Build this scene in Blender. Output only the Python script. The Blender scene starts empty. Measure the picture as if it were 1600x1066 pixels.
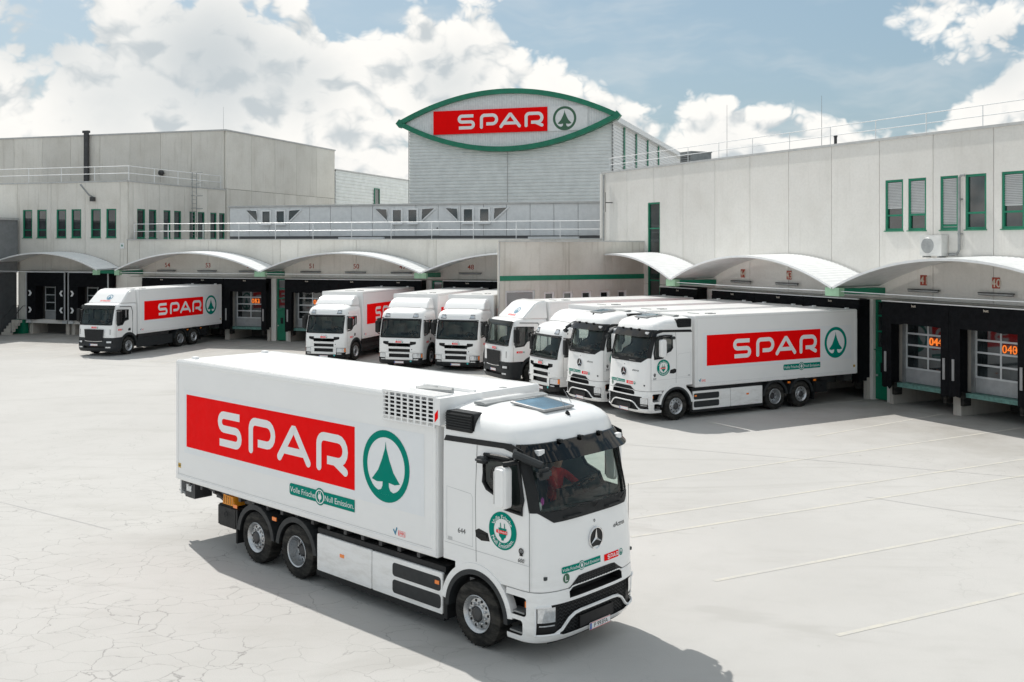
import bpy, bmesh, math, random
from math import sin, cos, pi, radians, sqrt, atan2
from mathutils import Vector, Matrix
random.seed(7)
S = bpy.context.scene
COL = S.collection

# ------------------------------------------------------------------ camera, sky, sun, exposure
cam = bpy.data.objects.new('camera', bpy.data.cameras.new('camera'))
COL.objects.link(cam)
cam.location = (0, 0, 6.4); cam.rotation_euler = (radians(90), 0, 0)
cam.data.sensor_width = 36; cam.data.lens = 36.0; cam.data.shift_y = -150 / 1600
cam.data.clip_start = .1; cam.data.clip_end = 6000
S.camera = cam
S.render.resolution_x = 1024; S.render.resolution_y = 682
S.view_settings.view_transform = 'Standard'; S.view_settings.look = 'None'
S.view_settings.gamma = 1; S.view_settings.exposure = 0.72; S.view_settings.use_curve_mapping = False

SUN_EL = radians(51); SUN_H = Vector((-.54, .84)).normalized()      # horizontal direction towards the sun
sd = bpy.data.lights.new('sun', 'SUN'); sd.energy = 2.55; sd.angle = radians(.55); sd.color = (1, .965, .91)
sun = bpy.data.objects.new('sun', sd); COL.objects.link(sun)
tos = Vector((SUN_H.x * cos(SUN_EL), SUN_H.y * cos(SUN_EL), sin(SUN_EL)))
sun.rotation_euler = tos.to_track_quat('Z', 'Y').to_euler(); sun.location = tos * 200

class NT:                                                            # tiny node helper
    def __init__(s, tree):
        s.t = tree; tree.nodes.clear()
    def n(s, typ, ins=None, **p):
        nd = s.t.nodes.new(typ)
        for k, v in p.items(): setattr(nd, k, v)
        for k, v in (ins or {}).items():
            if hasattr(v, 'is_output') or isinstance(v, bpy.types.NodeSocket): s.t.links.new(v, nd.inputs[k])
            else: nd.inputs[k].default_value = v
        return nd
    def m(s, op, a, b=0.0, c=0.0, clamp=False):
        return s.n('ShaderNodeMath', {0: a, 1: b, 2: c}, operation=op, use_clamp=clamp).outputs[0]
    def vm(s, op, a, b=(0, 0, 0)):
        nd = s.n('ShaderNodeVectorMath', {0: a, 1: b}, operation=op)
        return nd.outputs[1] if op in ('DISTANCE', 'DOT_PRODUCT', 'LENGTH') else nd.outputs[0]
    def scale(s, a, k):
        nd = s.n('ShaderNodeVectorMath', {0: a}, operation='SCALE'); nd.inputs['Scale'].default_value = k
        return nd.outputs[0]
    def noise(s, vec, scale, detail=4, rough=.55, lac=2.0):
        return s.n('ShaderNodeTexNoise', {'Vector': vec, 'Scale': scale, 'Detail': detail, 'Roughness': rough, 'Lacunarity': lac}).outputs[0]
    def ramp(s, f, a, b, lo=0.0, hi=1.0, smooth=True):
        return s.n('ShaderNodeMapRange', {0: f, 1: a, 2: b, 3: lo, 4: hi}, interpolation_type='SMOOTHSTEP' if smooth else 'LINEAR').outputs[0]
    def mix(s, f, a, b, bt='MIX'):
        nd = s.n('ShaderNodeMix', data_type='RGBA', blend_type=bt)
        for k, v in ((0, f), (6, a), (7, b)):
            if isinstance(v, bpy.types.NodeSocket): s.t.links.new(v, nd.inputs[k])
            else: nd.inputs[k].default_value = v if k == 0 else (*v[:3], 1)
        return nd.outputs[2]

W = bpy.data.worlds.new('World'); S.world = W; W.use_nodes = True
W.cycles.sampling_method = 'MANUAL'; W.cycles.sample_map_resolution = 512
w = NT(W.node_tree)
sky = w.n('ShaderNodeTexSky', sky_type='NISHITA', sun_disc=False, sun_elevation=SUN_EL, sun_rotation=atan2(SUN_H.x, SUN_H.y))
sky.air_density = 1.1; sky.dust_density = 2.2; sky.ozone_density = 1.0
tc = w.n('ShaderNodeTexCoord')
D = w.vm('NORMALIZE', tc.outputs['Generated'])
sepD = w.n('ShaderNodeSeparateXYZ', {0: D})
warp = w.n('ShaderNodeTexNoise', {'Vector': D, 'Scale': 14.0, 'Detail': 3.0, 'Roughness': .6}).outputs['Color']
Dv = w.vm('ADD', D, w.scale(w.vm('SUBTRACT', warp, (.5, .5, .5)), .034))
Dv = w.vm('MULTIPLY', Dv, (1, 1, 1.35))
def pix(u, v): return Vector(((u - 800) / 1600, 1, (383 - v) / 1600)).normalized()
# (pixel direction), radius, weight: cumulus heads, banks and blue gaps
blobs = [((735, 82), .066, .33), ((650, 110), .06, .22), ((810, 110), .05, .2), ((560, 95), .05, .14), ((480, 55), .055, .13), ((440, 10), .035, .06), ((340, 40), .055, .13), ((225, 35), .06, .16), ((170, 95), .05, .14), ((60, 90), .07, .13),
         ((330, 110), .09, .13), ((200, 160), .12, .17), ((480, 185), .15, .22), ((60, 190), .12, .16), ((790, 150), .12, .12),
         ((1540, 55), .085, .22), ((1430, 30), .06, .18), ((1330, 28), .035, .08), ((1240, 28), .03, .02), ((1060, 165), .085, .18), ((1180, 180), .085, .19), ((950, 150), .075, .12), ((1580, 160), .04, .18), ((1530, 185), .03, .12),
         ((1010, 60), .10, -.38), ((1180, 95), .08, -.36), ((575, 15), .06, -.32), ((880, 20), .09, -.34), ((1380, 120), .07, -.32), ((410, 30), .04, -.26), ((140, 40), .045, -.22), ((30, 25), .07, -.16), ((290, 5), .03, -.2), ((110, 140), .04, -.12), ((560, 150), .05, -.10), ((1100, 10), .12, -.2), ((1290, 80), .06, -.2)]
darks = [((330, 100), .11, .80), ((60, 32), .075, .80), ((700, 130), .055, .45), ((480, 125), .06, .4), ((1560, 95), .05, .45), ((160, 150), .07, .4)]
def blobsum(vd):
    vd = w.vm('MULTIPLY', vd, (1, 1, 1.3)); acc = None
    for (px, r, k) in blobs:
        c = pix(*px); x = w.ramp(w.vm('DISTANCE', vd, (c.x, c.y, c.z * 1.3)), r * 1.5, 0.0, 0.0, k)
        acc = x if acc is None else w.m('ADD', acc, x)
    return acc
def puffs(v, n):                                                     # rounded heaps with creases between them
    acc = None
    for sc, k in ((8.0, .62), (17.0, .40), (37.0, .22), (80.0, .11), (170.0, .06))[:n]:
        x = w.m('MULTIPLY', w.m('ABSOLUTE', w.m('SUBTRACT', w.noise(v, sc, 0.0, .5), .5)), 2 * k); acc = x if acc is None else w.m('ADD', acc, x)
    return acc
bs_ = blobsum(D); pf = puffs(Dv, 5); den = w.m('ADD', w.m('ADD', pf, bs_), w.ramp(sepD.outputs[2], .18, .42, .10, .20))
pf2 = puffs(w.vm('ADD', Dv, (-.008, .0, .019)), 3)
low = w.ramp(sepD.outputs[2], 0.06, .155, .17, 0.0)
cov = w.m('ADD', den, low)
mask = w.ramp(cov, .42, .58)
lit = w.m('MULTIPLY', w.ramp(w.m('SUBTRACT', pf, pf2), -.19, .07, .12, 1.0), w.ramp(cov, 1.15, .60, .82, 1.0))
for (px, r, k) in darks:
    c = pix(*px); lit = w.m('MULTIPLY', lit, w.m('SUBTRACT', 1.0, w.ramp(w.vm('DISTANCE', D, tuple(c)), r, 0, 0, k)))
wisp = w.ramp(w.noise(w.vm('MULTIPLY', Dv, (1, 1, 3.0)), 5.0, 4, .62), .48, .74, 0, .30)
ccol = w.mix(lit, (3.3, 3.65, 3.85), (6.2, 6.1, 5.85))
skyc = w.mix(.72, sky.outputs[0], (1.55, 2.35, 2.85))               # thin summer haze over the blue
skyc = w.mix(wisp, skyc, (4.9, 5.0, 4.95))
hz = w.ramp(sepD.outputs[2], -.02, .13, .62, 0.0)
ccol = w.mix(w.m('MULTIPLY', hz, .45), ccol, (5.5, 5.5, 5.4))
col = w.mix(mask, skyc, ccol)
bg = w.n('ShaderNodeBackground', {'Color': col, 'Strength': .1})
w.n('ShaderNodeOutputWorld', {'Surface': bg.outputs[0]})

# ------------------------------------------------------------------ materials
MATS = {}
def newmat(name):
    m = bpy.data.materials.new(name); m.use_nodes = True; t = NT(m.node_tree)
    out = t.n('ShaderNodeOutputMaterial'); MATS[name] = m
    return m, t, out
def plain(name, col, rough=.5, metal=0.0, coat=0.0, var=.06, vscale=3.0, bump=0.0, bscale=60, emit=None, spec=.5, film=0.0, rv=.07):
    m, t, out = newmat(name)
    tc = t.n('ShaderNodeTexCoord').outputs['Object']
    nz = t.noise(tc, vscale, 5, .6)
    c = t.mix(t.ramp(nz, .3, .7), tuple(x * (1 - var) for x in col), tuple(min(1, x * (1 + var)) for x in col))
    r = t.ramp(t.noise(tc, vscale * 2.3, 3), .3, .7, max(0, rough - rv), min(1, rough + rv))
    if film:
        zz = t.n('ShaderNodeSeparateXYZ', {0: tc}).outputs[2]; fz = t.m('MULTIPLY', t.ramp(zz, 1.7, .35, .06, 1.0), t.ramp(t.noise(t.vm('MULTIPLY', tc, (1.2, 1.2, 4.0)), 2.2, 6, .65), .38, .72))
        c = t.mix(t.m('MULTIPLY', fz, film), c, (.42, .385, .33))
    b = t.n('ShaderNodeBsdfPrincipled', {'Base Color': c, 'Roughness': r, 'Metallic': metal, 'Coat Weight': coat, 'Specular IOR Level': spec})
    if bump:
        bn = t.n('ShaderNodeBump', {'Height': t.noise(tc, bscale, 4), 'Strength': bump, 'Distance': .01}); t.t.links.new(bn.outputs[0], b.inputs['Normal'])
    if emit: b.inputs['Emission Color'].default_value = (*emit[:3], 1); b.inputs['Emission Strength'].default_value = emit[3]
    t.t.links.new(b.outputs[0], out.inputs[0])
    return m
plain('white_paint', (.87, .867, .858), .22, coat=.4, var=.006, vscale=1.1, film=.30, rv=.015)
plain('body_white', (.87, .868, .86), .33, coat=.12, var=.010, vscale=.8, film=.30, rv=.03)
plain('sticker_pale', (.82, .836, .85), .35, var=.01)
plain('logo_red', (.93, .002, .003), .55, var=.02, spec=.06)
plain('logo_green', (.0, .235, .175), .55, var=.03, spec=.06)
plain('logo_olive', (.045, .135, .075), .5, var=.05)
plain('logo_white', (.83, .83, .83), .35, var=.01)
plain('logo_blue', (.03, .22, .36), .4)
plain('print_dark', (.014, .014, .015), .45, spec=.25)
plain('print_grey', (.34, .34, .34), .4)
plain('black_plastic', (.014, .015, .016), .5, var=.15, vscale=6, bump=.1, spec=.28)
plain('dark_plastic', (.026, .029, .031), .45, var=.12, vscale=5, spec=.3)
plain('seam_dark', (.14, .14, .14), .6)
plain('seam_pale', (.52, .52, .52), .6)
plain('rubber', (.013, .013, .0125), .8, var=.35, vscale=7, bump=.2, spec=.22, film=.12)
plain('rim_metal', (.52, .53, .54), .33, metal=.85, var=.08, vscale=9)
plain('chrome', (.72, .72, .73), .12, metal=1.0, var=.02)
plain('steel_dark', (.06, .06, .062), .5, metal=.3, var=.2)
plain('lamp_clear', (.62, .64, .66), .08, metal=.55, coat=1.0, var=.15, vscale=18)
plain('lamp_orange', (.95, .23, .015), .25, coat=.6, var=.05)
plain('orange_plastic', (.86, .33, .02), .4)
plain('yellow_mark', (.72, .45, .06), .4)
plain('visor_smoke', (.018, .018, .014), .12, var=.3, vscale=5, spec=.45)
plain('interior_dark', (.035, .042, .042), .6, var=.15)
plain('seat_cloth', (.13, .14, .145), .8, var=.2)
plain('interior_beige', (.34, .31, .24), .6)
plain('interior_grey', (.30, .33, .33), .6)
plain('pink', (.55, .09, .42), .5)
plain('cyan_dot', (.06, .50, .50), .4)
plain('plate_blue', (.02, .10, .42), .4)
plain('green_steel', (.004, .19, .105), .42, var=.12, vscale=2.5)
plain('green_pale', (.30, .50, .33), .6, var=.1)
plain('teal_worn', (.12, .25, .22), .6, var=.3, vscale=7, bump=.2)
plain('white_steel', (.78, .79, .79), .4, var=.05)
plain('clad_light', (.72, .735, .74), .45, var=.05)
plain('alu', (.60, .62, .63), .4, metal=.25, var=.06)
plain('alu_panel', (.36, .37, .38), .45, metal=.2, var=.1)
plain('grey_clad', (.80, .82, .81), .5, var=.06, vscale=1.2)
plain('wall_shaded', (.085, .09, .095), .55, var=.12)  # side wing's lower wall, with the canopy's shade put into its colour
plain('dark_wall', (.20, .205, .21), .6, var=.1)
plain('curtain', (.006, .0065, .008), .7, var=.3, vscale=5, bump=.3, bscale=22, spec=.14)
plain('number_red', (.36, .055, .03), .6, var=.15)
plain('number_pale', (.62, .55, .46), .6, var=.1)
plain('led', (.05, .01, .0), .4, emit=(1, .22, .03, .6))
plain('roof_dark', (.10, .10, .10), .8)
plain('blind', (.58, .60, .61), .5, var=.04)
plain('ac_white', (.62, .62, .60), .45, var=.08)
plain('galv', (.33, .34, .34), .45, metal=.5, var=.15)
plain('shirt_red', (.72, .035, .025), .8, var=.2, vscale=14)
plain('skin', (.52, .30, .21), .55)
plain('trousers', (.03, .035, .05), .8)
plain('hair', (.03, .02, .015), .7)
plain('rust_orange', (.52, .24, .06), .7)

def glassmat(name, tint, refl=1.0):
    m, t, out = newmat(name)
    tr = t.n('ShaderNodeBsdfTransparent', {0: (*tint, 1)}); gl = t.n('ShaderNodeBsdfGlossy', {'Color': (1, 1, 1, 1), 'Roughness': .02})
    fr = t.n('ShaderNodeFresnel', {'IOR': 1.5})
    f = t.m('MULTIPLY', fr.outputs[0], refl, clamp=True)
    mx = t.n('ShaderNodeMixShader', {0: f, 1: tr.outputs[0], 2: gl.outputs[0]}); t.t.links.new(mx.outputs[0], out.inputs[0])
glassmat('glass_screen', (.80, .89, .85), .7)
glassmat('glass_side', (.70, .76, .73), .9)
def darkglass(name, col):
    m, t, out = newmat(name)
    tc = t.n('ShaderNodeTexCoord').outputs['Object']
    c = t.mix(t.ramp(t.noise(tc, 1.3, 4), .35, .65), tuple(x * .5 for x in col), tuple(x * 1.5 for x in col))
    b = t.n('ShaderNodeBsdfPrincipled', {'Base Color': c, 'Roughness': .04, 'Specular IOR Level': 1.0, 'IOR': 1.6}); t.t.links.new(b.outputs[0], out.inputs[0])
glassmat('visor_glass', (.10, .10, .085), .8); darkglass('pane', (.022, .028, .03)); darkglass('hatch_glass', (.08, .16, .22))

def concrete(name, col, stain=.35, streak=.3):
    m, t, out = newmat(name)
    tc = t.n('ShaderNodeTexCoord').outputs['Object']
    rnd = t.n('ShaderNodeObjectInfo').outputs['Random']
    v = t.vm('ADD', tc, t.n('ShaderNodeCombineXYZ', {0: t.m('MULTIPLY', rnd, 57.0), 1: t.m('MULTIPLY', rnd, 31.0), 2: 0.0}).outputs[0])
    big = t.ramp(t.noise(v, .45, 6, .62), .38, .72)
    sv = t.vm('MULTIPLY', v, (3.0, 3.0, .16))
    st = t.ramp(t.noise(sv, 1.6, 6, .6), .52, .80)
    fine = t.noise(v, 9, 6, .65)
    c = t.mix(t.m('MULTIPLY', big, stain), col, tuple(x * k for x, k in zip(col, (.70, .68, .64))))
    c = t.mix(t.m('MULTIPLY', st, streak), c, tuple(x * k for x, k in zip(col, (.48, .45, .40))))
    c = t.mix(t.ramp(fine, .35, .75, 0, .16), c, tuple(x * .6 for x in col))
    br = t.ramp(rnd, 0, 1, .93, 1.04, False)
    c = t.mix(1.0, c, t.n('ShaderNodeCombineColor', {0: br, 1: br, 2: br}).outputs[0], 'MULTIPLY')
    bn = t.n('ShaderNodeBump', {'Height': t.noise(v, 40, 5, .6), 'Strength': .22, 'Distance': .01})
    b = t.n('ShaderNodeBsdfPrincipled', {'Base Color': c, 'Roughness': .86, 'Normal': bn.outputs[0]}); t.t.links.new(b.outputs[0], out.inputs[0])
concrete('concrete', (.75, .73, .69), .28, .20)
concrete('concrete_warm', (.79, .76, .70), .38, .40)
concrete('concrete_dirty', (.55, .52, .47), .55, .55)
concrete('concrete_shaded', (.10, .095, .09), .6, .4)  # shade inside the docks and pits is put into this concrete's colour
concrete('concrete_stained', (.68, .65, .595), .6, .75)
plain('joint', (.17, .16, .15), .9)
plain('coping', (.50, .50, .49), .5, metal=.2, var=.08)

# the yard: worn, sun-bleached paving with cracks, patches and tyre stains
m, t, out = newmat('yard')
P_ = t.n('ShaderNodeNewGeometry').outputs['Position']
base = t.mix(t.ramp(t.noise(P_, .13, 5, .6), .35, .68), (.450, .441, .424), (.490, .481, .464))
base = t.mix(t.ramp(t.noise(P_, 1.1, 7, .62), .45, .8, 0, .35), base, (.385, .377, .358))
sv = t.vm('MULTIPLY', P_, (.16, .55, 1))
base = t.mix(t.ramp(t.noise(sv, 1.0, 6, .62), .53, .76, 0, .5), base, (.36, .348, .325))
base = t.mix(t.ramp(t.noise(P_, 55, 4, .7), .40, .85, 0, .5), base, (.31, .30, .285))
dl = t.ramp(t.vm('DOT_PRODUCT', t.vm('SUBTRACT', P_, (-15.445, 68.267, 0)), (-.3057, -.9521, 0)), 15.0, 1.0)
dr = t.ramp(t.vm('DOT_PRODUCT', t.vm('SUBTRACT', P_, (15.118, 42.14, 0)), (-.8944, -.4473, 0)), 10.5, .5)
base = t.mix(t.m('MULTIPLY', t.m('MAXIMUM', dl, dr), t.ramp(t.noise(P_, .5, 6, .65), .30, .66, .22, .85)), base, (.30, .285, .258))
trk = t.noise(t.vm('MULTIPLY', t.vm('ADD', P_, t.scale(t.n('ShaderNodeTexNoise', {'Vector': P_, 'Scale': .05, 'Detail': 1.0}).outputs['Color'], 14.0)), (.05, 1.1, 1)), 1.0, 3, .6)
base = t.mix(t.ramp(trk, .58, .72, 0, .30), base, (.33, .32, .30))
spot = t.ramp(t.noise(P_, 2.3, 2, .5), .74, .80, 0, .4); base = t.mix(spot, base, (.16, .15, .135))
wv = t.vm('ADD', P_, t.scale(t.vm('SUBTRACT', t.n('ShaderNodeTexNoise', {'Vector': P_, 'Scale': 1.7, 'Detail': 5.0}).outputs['Color'], (.5, .5, .5)), .5))
vor = t.n('ShaderNodeTexVoronoi', {'Vector': t.vm('MULTIPLY', wv, (.8, 1.15, 1)), 'Scale': 1.9}, feature='DISTANCE_TO_EDGE').outputs['Distance']
cm = t.ramp(t.noise(P_, .11, 3, .5), .47, .60)
sepP = t.n('ShaderNodeSeparateXYZ', {0: P_})
left = t.ramp(sepP.outputs[0], 1.5, -3.5); near = t.ramp(sepP.outputs[1], 34, 24)
cm = t.m('MAXIMUM', t.m('MULTIPLY', cm, .35), t.m('MULTIPLY', t.m('MULTIPLY', left, near), .85))
crack = t.m('MULTIPLY', t.ramp(vor, t.ramp(t.noise(P_, 1.4, 3), .35, .7, .008, .030), .003), t.m('MULTIPLY', cm, t.ramp(t.noise(P_, .42, 5, .65), .37, .58, .14, 1)))
base = t.mix(t.m('MULTIPLY', crack, .62), base, (.15, .145, .14))
bn = t.n('ShaderNodeBump', {'Height': t.m('SUBTRACT', t.noise(P_, 90, 5, .7), t.m('MULTIPLY', crack, .8)), 'Strength': .35, 'Distance': .008})
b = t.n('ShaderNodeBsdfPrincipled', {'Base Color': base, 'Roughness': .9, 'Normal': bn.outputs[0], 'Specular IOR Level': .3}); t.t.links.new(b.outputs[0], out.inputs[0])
m, t, out = newmat('line_paint')
P_ = t.n('ShaderNodeNewGeometry').outputs['Position']
c = t.mix(t.ramp(t.noise(P_, 1.3, 7, .72), .40, .60), (.525, .505, .445), (.472, .462, .436))
c = t.mix(t.ramp(t.noise(P_, 9, 4, .7), .45, .7, 0, .5), c, (.40, .39, .365))
b = t.n('ShaderNodeBsdfPrincipled', {'Base Color': c, 'Roughness': .9}); t.t.links.new(b.outputs[0], out.inputs[0])

# ------------------------------------------------------------------ geometry helpers
class MB:
    def __init__(s): s.v = []; s.f = []
    def quad(s, *p): i = len(s.v); s.v += [tuple(q) for q in p]; s.f.append(tuple(range(i, i + len(p)))); return s
    def box(s, x0, x1, y0, y1, z0, z1):
        i = len(s.v)
        s.v += [(x0, y0, z0), (x1, y0, z0), (x1, y1, z0), (x0, y1, z0), (x0, y0, z1), (x1, y0, z1), (x1, y1, z1), (x0, y1, z1)]
        s.f += [(i, i+3, i+2, i+1), (i+4, i+5, i+6, i+7), (i, i+1, i+5, i+4), (i+1, i+2, i+6, i+5), (i+2, i+3, i+7, i+6), (i+3, i, i+4, i+7)]
        return s
    def prism(s, poly, ax, a, b):                                    # polygon extruded along axis ax from a to b
        def p(q, h): return {'x': (h, q[0], q[1]), 'y': (q[0], h, q[1]), 'z': (q[0], q[1], h)}[ax]
        ar = sum(poly[k][0] * poly[(k+1) % len(poly)][1] - poly[(k+1) % len(poly)][0] * poly[k][1] for k in range(len(poly)))
        if (ar < 0) != (ax == 'y') : poly = poly[::-1]
        n = len(poly); i = len(s.v)
        if a > b: a, b = b, a
        s.v += [p(q, a) for q in poly] + [p(q, b) for q in poly]
        s.f.append(tuple(range(i + n - 1, i - 1, -1))); s.f.append(tuple(range(i + n, i + 2 * n)))
        for k in range(n): k2 = (k + 1) % n; s.f.append((i + k, i + k2, i + n + k2, i + n + k))
        return s
    def tube(s, path, r, n=6, closed=False):
        path = [Vector(p) for p in path]; m_ = len(path); i = len(s.v)
        for k, p in enumerate(path):
            a = path[(k - 1) % m_] if (closed or k) else p; c = path[(k + 1) % m_] if (closed or k < m_ - 1) else p
            d = (c - a).normalized(); u = d.cross(Vector((0, 0, 1)))
            if u.length < .05: u = d.cross(Vector((0, 1, 0)))
            u.normalize(); q = d.cross(u)
            rr = r[k] if isinstance(r, (list, tuple)) else r
            s.v += [tuple(p + rr * (cos(2*pi*j/n + pi/n) * u + sin(2*pi*j/n + pi/n) * q)) for j in range(n)]
        for k in range(m_ if closed else m_ - 1):
            a = i + k * n; b = i + ((k + 1) % m_) * n
            for j in range(n): s.f.append((a + j, a + (j+1) % n, b + (j+1) % n, b + j))
        if not closed: s.f.append(tuple(range(i + n - 1, i - 1, -1))); e = i + (m_ - 1) * n; s.f.append(tuple(range(e, e + n)))
        return s
    def lathe(s, prof, n=24, ax='y', c=(0, 0, 0)):                   # prof: (axial, radius)
        i = len(s.v)
        for (h, r) in prof:
            for j in range(n):
                a = 2 * pi * j / n
                s.v.append({'y': (c[0] + r*cos(a), c[1] + h, c[2] + r*sin(a)), 'x': (c[0] + h, c[1] + r*cos(a), c[2] + r*sin(a)), 'z': (c[0] + r*cos(a), c[1] + r*sin(a), c[2] + h)}[ax])
        for k in range(len(prof) - 1):
            for j in range(n): s.f.append((i + k*n + j, i + k*n + (j+1) % n, i + (k+1)*n + (j+1) % n, i + (k+1)*n + j))
        return s
    def cap(s, ax, h, r, n, c):
        i = len(s.v)
        for j in range(n):
            a = 2*pi*j/n
            s.v.append({'y': (c[0] + r*cos(a), c[1] + h, c[2] + r*sin(a)), 'x': (c[0] + h, c[1] + r*cos(a), c[2] + r*sin(a))}[ax])
        s.f.append(tuple(range(i, i + n))); return s
    def grid(s, rows):
        i = len(s.v); n = len(rows[0])
        for r in rows: s.v += [tuple(p) for p in r]
        for a in range(len(rows) - 1):
            for b in range(n - 1): s.f.append((i + a*n + b, i + a*n + b + 1, i + (a+1)*n + b + 1, i + (a+1)*n + b))
        return s
    def holed(s, x0, x1, z0, z1, holes, y0, y1):                     # upright plate with rectangular openings
        xs = sorted({x0, x1, *[min(max(h[k], x0), x1) for h in holes for k in (0, 1)]}); zs = sorted({z0, z1, *[min(max(h[k], z0), z1) for h in holes for k in (2, 3)]})
        def solid(a, b):
            if a < 0 or b < 0 or a >= len(xs) - 1 or b >= len(zs) - 1: return False
            cx = (xs[a] + xs[a+1]) / 2; cz = (zs[b] + zs[b+1]) / 2
            return not any(h[0] < cx < h[1] and h[2] < cz < h[3] for h in holes)
        for a in range(len(xs) - 1):
            for b in range(len(zs) - 1):
                if not solid(a, b): continue
                X0, X1, Z0, Z1 = xs[a], xs[a+1], zs[b], zs[b+1]
                s.quad((X0, y0, Z0), (X1, y0, Z0), (X1, y0, Z1), (X0, y0, Z1)); s.quad((X1, y1, Z0), (X0, y1, Z0), (X0, y1, Z1), (X1, y1, Z1))
                if not solid(a-1, b): s.quad((X0, y1, Z0), (X0, y0, Z0), (X0, y0, Z1), (X0, y1, Z1))
                if not solid(a+1, b): s.quad((X1, y0, Z0), (X1, y1, Z0), (X1, y1, Z1), (X1, y0, Z1))
                if not solid(a, b-1): s.quad((X0, y1, Z0), (X1, y1, Z0), (X1, y0, Z0), (X0, y0, Z0))
                if not solid(a, b+1): s.quad((X0, y0, Z1), (X1, y0, Z1), (X1, y1, Z1), (X0, y1, Z1))
        return s
    def mesh(s, name, mat, smooth=None):
        me = bpy.data.meshes.new(name); me.from_pydata(s.v, [], s.f); me.update()
        for k in (mat if isinstance(mat, (list, tuple)) else [mat]): me.materials.append(MATS[k])
        if smooth:
            me.polygons.foreach_set('use_smooth', [True] * len(me.polygons)); me.set_sharp_from_angle(angle=radians(smooth))
        return me
    def build(s, name, mat, parent=None, smooth=None, label=None):
        o = link(name, s.mesh(name, mat, smooth), parent)
        if label: o['label'] = label
        return o
def link(name, me, parent=None, loc=None):
    o = bpy.data.objects.new(name, me); COL.objects.link(o)
    if parent: o.parent = parent
    if loc: o.location = loc
    return o
def tag(o, label, cat, group=None):
    o['label'] = label; o['category'] = cat
    if group: o['group'] = group
    return o
def structure(o): o['kind'] = 'structure'; return o
def bevel(me, wd, seg=2, ang=30):
    bm = bmesh.new(); bm.from_mesh(me); bmesh.ops.remove_doubles(bm, verts=bm.verts, dist=1e-5)
    ed = [e for e in bm.edges if len(e.link_faces) == 2 and e.calc_face_angle(0) > radians(ang)]
    bmesh.ops.bevel(bm, geom=ed, offset=wd, segments=seg, affect='EDGES', clamp_overlap=True); bm.to_mesh(me); bm.free()
    me.polygons.foreach_set('use_smooth', [True] * len(me.polygons)); me.set_sharp_from_angle(angle=radians(50)); return me
def cut(mesh, cutters):                                              # mesh minus closed cutter meshes
    o = link('work', mesh); cs = []
    for c in cutters:
        k = link('cutter', c); cs.append(k)
        md = o.modifiers.new('b', 'BOOLEAN'); md.operation = 'DIFFERENCE'; md.object = k; md.solver = 'EXACT'
        md.material_mode = 'TRANSFER'
    bpy.context.view_layer.update()
    dg = bpy.context.evaluated_depsgraph_get(); res = bpy.data.meshes.new_from_object(o.evaluated_get(dg))
    for k in cs + [o]: bpy.data.objects.remove(k)
    return res
def smooth(me, ang=32):
    me.polygons.foreach_set('use_smooth', [True] * len(me.polygons)); me.set_sharp_from_angle(angle=radians(ang)); return me
def copy_tree(o, parent=None):
    c = o.copy(); COL.objects.link(c); c.parent = parent
    for ch in o.children: copy_tree(ch, c)
    return c

class Frame:                                                         # facade frame: x along the wall, y into the building
    def __init__(s, px, py, ang): s.p = Vector((px, py)); s.a = ang; s.ex = Vector((cos(ang), sin(ang))); s.ey = Vector((-sin(ang), cos(ang)))
    def w(s, x, y, z=0.0): q = s.p + x * s.ex + y * s.ey; return (q.x, q.y, z)
    def put(s, o, x, y, z=0.0, extra=0.0): o.location = s.w(x, y, z); o.rotation_euler = (0, 0, s.a + extra); return o
def thing(name, label, cat, fr=None, at=(0, 0, 0), group=None, extra=0.0):
    o = bpy.data.objects.new(name, None); o.empty_display_size = .3; COL.objects.link(o)
    if fr: fr.put(o, *at, extra=extra)
    else: o.location = at; o.rotation_euler = (0, 0, extra)
    return tag(o, label, cat, group)

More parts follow.
